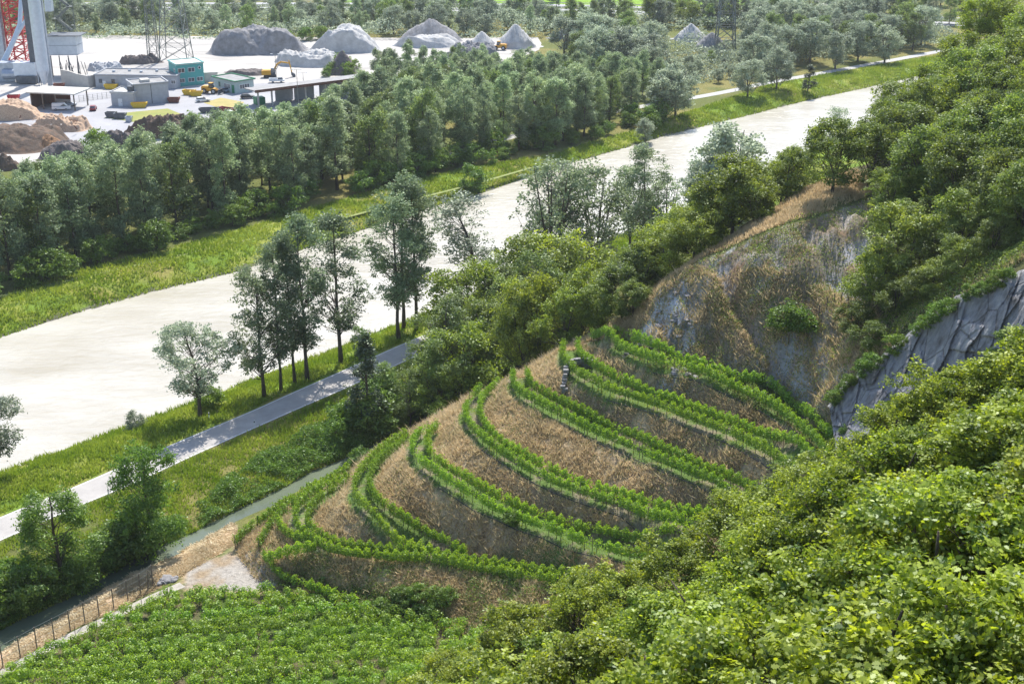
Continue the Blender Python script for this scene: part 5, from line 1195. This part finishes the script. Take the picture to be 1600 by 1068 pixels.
def lattice(name, lb, px, py, wpx, H, m, cat='tower', taper=.0, seg=12, r=.12, arms=(), depth=None):
    s = sc_at(py); w = wpx/s/2; c = at(px, py, .05); t = thing(name, lb, cat, c); q = [(-1, -1), (1, -1), (1, 1), (-1, 1)]
    wz = lambda z: w*(1-taper*z/H)
    for a, b in q: mb = MB(); mb.tube([(a*w, b*w, 0), (a*wz(H), b*wz(H), H)], r*1.4, 5); mb.build('leg', M[m], t)
    mb = MB(); zz = np.linspace(0, H, seg+1)
    for i in range(seg):
        for k in range(4):
            a, b = q[k], q[(k+1) % 4]; u, v = wz(zz[i]), wz(zz[i+1])
            mb.tube([(a[0]*u, a[1]*u, zz[i]), (b[0]*v, b[1]*v, zz[i+1])], r*.7, 4); mb.tube([(b[0]*u, b[1]*u, zz[i]), (a[0]*v, a[1]*v, zz[i+1])], r*.7, 4); mb.tube([(a[0]*v, a[1]*v, zz[i+1]), (b[0]*v, b[1]*v, zz[i+1])], r*.7, 4)
    mb.build('bracing', M[m], t)
    for z, L_ in arms:
        mb = MB(); u = wz(z)
        for sg in (-1, 1):
            for b in (-1, 1): mb.tube([(sg*u, b*u, z), (sg*L_, 0, z+.4)], r, 4); mb.tube([(sg*u, b*u, z+2), (sg*L_, 0, z+.4)], r, 4)
        mb.build('cross_arm', M[m], t)
    return t
lattice('lattice_tower', 'red lattice crane mast between the grey ducts of the plant', 34, 108, 26, 42, 'red', seg=13, r=.22)
lattice('electricity_pylon', 'large grey lattice pylon with broad base behind the flat buildings', 276, 94, 43, 48, 'galv', 'pylon', .75, 9, .13, arms=((30, 9), (38, 7)))
lattice('electricity_pylon', 'smaller slender lattice pylon just left of the large one', 241, 97, 16, 44, 'galv', 'pylon', .6, 11, .10, arms=((34, 6),))
lattice('electricity_pylon', 'grey lattice pylon rising from the trees at the river bend', 1132, 82, 30, 44, 'galv', 'pylon', .7, 9, .16, arms=((28, 8), (36, 6)))
lattice('electricity_pylon', 'distant lattice pylon beside the motorway at upper right', 1345, 30, 34, 40, 'galv', 'pylon', .6, 9, .16, arms=((26, 8),))
def lamp(px, py, H, lb):
    t = thing('street_lamp', lb, 'street lamp', at(px, py, .05)); mb = MB(); mb.tube([(0, 0, 0), (0, 0, H)], [.11, .07], 6); mb.build('pole', M['galv'], t)
    mb = MB(); mb.tube([(-1.1, 0, H+.05), (0, 0, H), (1.1, 0, H+.05)], .05, 5); mb.build('arm', M['galv'], t)
    for sx in (-1.2, 1.2): mb = MB(); mb.box(sx-.4, sx+.4, -.15, .15, H, H+.15); mb.build('lamp_head', M['white'], t, bevel=.03)
lamp(467, 174, 12.5, 'tall grey double-headed street lamp before the long shed'); lamp(643, 120, 7, 'lone street lamp standing between the poplars behind the yard'); lamp(121, 64, 6, 'small lamp post at the back of the gravel yard by the plant')
lamp(474, 128, 3, 'short post beside the excavator on the gravel yard'); lamp(432, 122, 8, 'thin lamp post behind the office by the excavator')
t = thing('yard_fence', 'low mesh fence between open shed and grey annex', 'fence', at(124, 160, 0)); P = [at(124+i*7.2, 159-i*.9, .06)-at(124, 160, 0) for i in range(8)]
for p in P: mb = MB(); mb.box(-.05, .05, -.05, .05, 0, 1.9); mb.build('post', M['galv'], t, p)
mb = MB()
for z in (.2, .7, 1.2, 1.8): mb.tube([tuple(p+np.array([0, 0, z])) for p in P], .03, 4)
mb.build('wire', M['galv'], t)
a, yaw, L = frame_of((97, 134), (139, 138)); t = thing('retaining_wall', 'beige concrete wall with stepped top right of the mixing plant', 'wall', (a[0], a[1], .06), yaw)
mb = MB(); mb.prism([(0, 0), (L, 0), (L, 3.9), (L*.6, 4.3), (L*.3, 5.0), (0, 5.2)], 0, .6); mb.build('wall_panel', M['concrete_lt'], t); mb = MB(); mb.box(L-.6, L, .603, 5, 0, 3.8); mb.build('return_wall', M['concrete_lt'], t)
# --- vehicles
def wheels(t, xs, w, r, m='rubber'):
    for x in xs:
        for sy in (-1, 1):
            mb = MB(); mb.tube([(x, sy*w-.11, r), (x, sy*w+.11, r)], r, 16); o = mb.build('wheel', M['rubber'], t)
            mb = MB(); mb.tube([(x, sy*w-.125, r), (x, sy*w+.125, r)], r*.55, 12); mb.build('rim', M['steel'], o)
def car(px, py, yaw, m, lb, kind='car', name=None, L=4.5):
    t = thing(name or {'car': 'parked_car', 'van': 'parked_van', 'pickup': 'pickup_truck'}[kind], lb, {'car': 'car', 'van': 'van', 'pickup': 'truck'}[kind], at(px, py, .06), yaw); k = L/4.5
    if kind == 'car':
        prof = [(-2.2, .35), (-2.25, .75), (-2.1, .95), (-1.2, 1.02), (1.0, .98), (2.05, .82), (2.25, .6), (2.2, .3)]; cab = [(-2.0, .95), (-1.55, 1.45), (.1, 1.5), (1.05, .97)]; roofp = [(-1.6, 1.42), (-1.5, 1.5), (.05, 1.53), (.2, 1.42)]
    elif kind == 'van':
        prof = [(-2.4, .35), (-2.4, 1.1), (1.6, 1.1), (2.4, .95), (2.45, .35)]; cab = [(-2.35, 1.1), (-2.3, 1.85), (.9, 1.9), (1.7, 1.1)]; roofp = [(-2.38, 1.15), (-2.32, 2.0), (.8, 2.02), (.95, 1.88), (-.2, 1.15)]
    else:
        prof = [(-2.6, .45), (-2.6, 1.0), (2.5, 1.0), (2.6, .45)]; cab = [(.3, 1.0), (.4, 1.6), (1.5, 1.6), (2.0, 1.0)]; roofp = [(.35, 1.55), (.4, 1.72), (1.5, 1.72), (1.55, 1.55)]
    sc_ = lambda P: [(x*k, z*(1 if kind == 'car' else 1.1)) for x, z in P]
    mb = MB(); mb.prism(sc_(prof), -.88, .88); body = mb.build('body', M[m], t, bevel=.08)
    mb = MB(); mb.prism(sc_(cab), -.76, .76); mb.build('windows', M['glass'], t, bevel=.05)
    mb = MB(); mb.prism(sc_(roofp), -.78, .78); mb.build('roof', M[m], t, bevel=.04)
    if kind == 'pickup': mb = MB(); mb.box(-2.6*k, .2*k, -.9, -.82, 1.1, 1.5); mb.box(-2.6*k, .2*k, .82, .9, 1.1, 1.5); mb.box(-2.6*k, -2.5*k, -.82, .82, 1.1, 1.5); mb.build('cargo_bed', M[m], t)
    wheels(t, (-1.35*k, 1.4*k), .82, .33)
    for sy in (-.6, .6): mb = MB(); xx = prof[-2][0]*k; mb.box(xx-.06, xx+.04, sy-.18, sy+.18, .6, .76); mb.build('headlight', M['white'], t)
    return t
car(146, 172, 1.75, 'darkred', 'dark red hatchback standing alone on the yard road'); car(317, 159, .35, 'white', 'white car driving past the yellow skips before the office'); car(387, 154, .25, 'black', 'black car parked in front of the office')
car(347, 144, 2.8, 'steel', 'silver car parked behind the wheel loader'); car(357, 180, 2.3, 'white', 'white car half hidden behind the poplar crowns'); car(433, 129, .1, 'white', 'white pickup beside the excavator', 'pickup')
car(144, 125, 1.5, 'white', 'white van parked against the long low building', 'van'); car(96, 172, .15, 'white', 'white van parked under the open shed', 'van', L=4.9); car(109, 166, .6, 'steel', 'pale car behind the van at the open shed', L=4)
car(934, 12, .15, 'white', 'white van driving on the motorway', 'van', L=6.5); car(235, 11, 0, 'black', 'dark car driving on the motorway behind the big pylon', L=4.8); car(1350, 26, -.05, 'steel', 'silver car on the motorway at upper right'); car(1103, 22, -.1, 'black', 'dark car on the motorway near the bright field')
def skip(px, py, yaw, m, lb, L=4.2, name='skip_container'):
    t = thing(name, lb, 'skip', at(px, py, .06), yaw); mb = MB(); prof = [(-L*.34, 0), (L*.34, 0), (L*.5, 1.1), (L*.5, 1.6), (L*.44, 1.6), (L*.3, .15), (-L*.3, .15), (-L*.44, 1.6), (-L*.5, 1.6), (-L*.5, 1.1)]
    mb.prism(prof, -1, 1); mb.build('body', M[m], t); mb = MB()
    for sy in (-1, 1): mb = MB(); mb.prism([(-L*.33, .16), (L*.33, .16), (L*.44, 1.5), (-L*.44, 1.5)], sy*1.0-.05, sy*1.0+.05); mb.build('side_plate', M[m], t)
    mb = MB(); mb.box(-L*.5, L*.5, -1.12, -1.052, 1.45, 1.6); mb.build('rim', M[m], t)
skip(218, 168, .1, 'yellow', 'yellow skip in front of the grey annex', 4.8); skip(174, 139, -.1, 'yellow', 'yellow skip before the long low building'); skip(296, 148, -.2, 'yellow', 'left one of the yellow skips beside the wheel loader', 4.0); skip(307, 150, .1, 'yellow', 'right one of the yellow skips beside the wheel loader', 4.0)
skip(272, 160, .0, 'rust', 'rusty red container beside the grey block', 3.6); skip(93, 138, .1, 'rust', 'small rusty skip below the plant', 3.4); skip(22, 156, .1, 'red', 'red skip behind the wood chip pile', 3.6)
skip(174, 183, -.1, 'steel_dk', 'left dark skip at the lawn corner', 3.0); skip(188, 185, .0, 'steel_dk', 'right dark skip at the lawn corner', 3.6); skip(202, 190, .0, 'steel', 'small grey bin at the lawn corner', 1.8)
skip(327, 176, .1, 'steel_dk', 'large dark truck body beside the poplar crowns', 6.0); skip(355, 176, -.5, 'darkred', 'dark red truck body beside the poplar crowns', 5.4)
def wheel_loader(px, py, yaw, lb, k=1.0):
    t = thing('wheel_loader', lb, 'wheel loader', at(px, py, .06), yaw, scale=k)
    mb = MB(); mb.prism([(-3, .9), (-3, 2.1), (-2.6, 2.4), (-.4, 2.4), (-.4, 1.9), (1.6, 1.7), (1.8, .8)], -.9, .9); mb.build('body', M['orange'], t, bevel=.08)
    mb = MB(); mb.prism([(-.5, 1.9), (-.4, 3.3), (.7, 3.3), (1.0, 1.9)], -.7, .7); c_ = mb.build('cab', M['glass'], t, bevel=.05); mb = MB(); mb.box(-.55, .85, -.8, .8, 3.3, 3.45); mb.build('cab_roof', M['orange'], c_)
    wheels(t, (-1.9, 1.3), 1.05, .85)
    mb = MB(); mb.bar((1.2, .45, 1.6), (3.2, .45, .9), .2, .35); mb.bar((1.2, -.45, 1.6), (3.2, -.45, .9), .2, .35); mb.build('lift_arm', M['orange'], t)
    mb = MB(); mb.prism([(3.0, .15), (4.3, .1), (4.2, .25), (3.2, .4), (3.3, 1.3), (3.6, 1.6), (3.0, 1.5)], -1.4, 1.4); mb.build('bucket', M['steel_dk'], t)
wheel_loader(330, 146, -.25, 'orange wheel loader with bucket before the office'); wheel_loader(780, 78, 2.9, 'small orange wheel loader at the foot of the white gravel cone', .95)
def excavator():
    t = thing('excavator', 'orange tracked excavator with raised boom on the white gravel yard', 'excavator', at(422, 121, .06), .12)
    for sy in (-1.1, 1.1): mb = MB(); mb.prism([(-2.2, .35), (-1.8, .0), (1.8, 0), (2.2, .35), (1.8, .85), (-1.8, .85)], sy-.28, sy+.28); mb.build('track', M['black'], t, bevel=.06)
    mb = MB(); mb.prism([(-2.7, 1.0), (-2.7, 2.3), (-2.3, 2.6), (.4, 2.6), (.4, 1.0)], -1.3, 1.3); mb.build('body', M['orange'], t, bevel=.1)
    mb = MB(); mb.prism([(.45, 1.1), (.45, 3.2), (1.7, 3.2), (2.0, 2.0), (1.9, 1.1)], -1.3, -.3); mb.build('cab', M['glass'], t, bevel=.06)
    mb = MB(); P = [(1.0, .2, 1.6), (2.6, .2, 4.4), (4.0, .2, 5.1), (6.8, .2, 4.6)]
    for i in range(3): mb.bar(P[i], P[i+1], .4, .65-.1*i)
    bo = mb.build('boom', M['orange'], t); mb = MB(); mb.tube([(1.6, .2, 1.6), (3.2, .2, 4.2)], .12, 6); mb.build('cylinder', M['steel_dk'], bo)
    mb = MB(); mb.bar((6.6, .2, 5.6), (7.4, .2, 1.4), .35, .55); mb.build('stick', M['orange'], t)
    mb = MB(); mb.prism([(7.1, 1.6), (7.6, 1.5), (8.5, .9), (8.6, .1), (7.7, .1), (7.2, .6)], -.4, .8); mb.build('bucket', M['steel_dk'], t)
excavator()
# --- motorway furniture
for o_, lb in ((13.5, 'steel guard rail on the far side of the motorway'), (-13.5, 'steel guard rail on the near side of the motorway'), (0.9, 'steel guard rail on the motorway median')):
    P = offset(mwl, o_); c = P[0]; t = thing('guard_rail', lb, 'guard rail', (c[0], c[1], 0)); mb = MB()
    mb.tube([(q[0]-c[0], q[1]-c[1], .7) for q in P], .16, 5); mb.build('rail', M['galv'], t); mb = MB()
    for q in P: mb.box(q[0]-c[0]-.08, q[0]-c[0]+.08, q[1]-c[1]-.08, q[1]-c[1]+.08, 0, .62)
    mb.build('posts', M['galv'], t)
P = resample(offset(mwl, -.6), 1.0); hp = P[(P[:, 0] > -250) & (P[:, 0] < 260)]
rs = np.random.RandomState(6); n = 26000; s_ = rs.randint(0, len(hp), n); hh = 1.6*fbm(s_*1.0, s_*0., 4, 2, 3)+.2
Pp = np.stack([hp[s_, 0]+rs.normal(size=n)*.5, hp[s_, 1]+rs.normal(size=n)*.4, rs.rand(n)*hh*1.3], 1); V, F_ = leaves(Pp, rand_unit(n, rs), np.full(n, .35), QUAD, rs)
tag(obj('median_hedge', mesh_np('median_hedge', V, F_, M['leaf_green'], attr=rs.rand(n))), 'low patchy hedge growing along the motorway median', 'hedge')
# ================================================================== AIR
mb = MB(); mb.box(-1500, 1500, -60, 2200, -6, 92); hzb = mb.build('haze', M['white']); hzb.data.materials.clear()
hm, ht, ho = newmat('haze'); pv = ht.nodes.new('ShaderNodeVolumePrincipled'); pv.inputs['Density'].default_value = .00008; pv.inputs['Color'].default_value = (.88, .93, 1, 1); pv.inputs['Anisotropy'].default_value = .3
ht.links.new(pv.outputs[0], ho.inputs['Volume']); hzb.data.materials.append(hm); tag(hzb, kind='stuff')
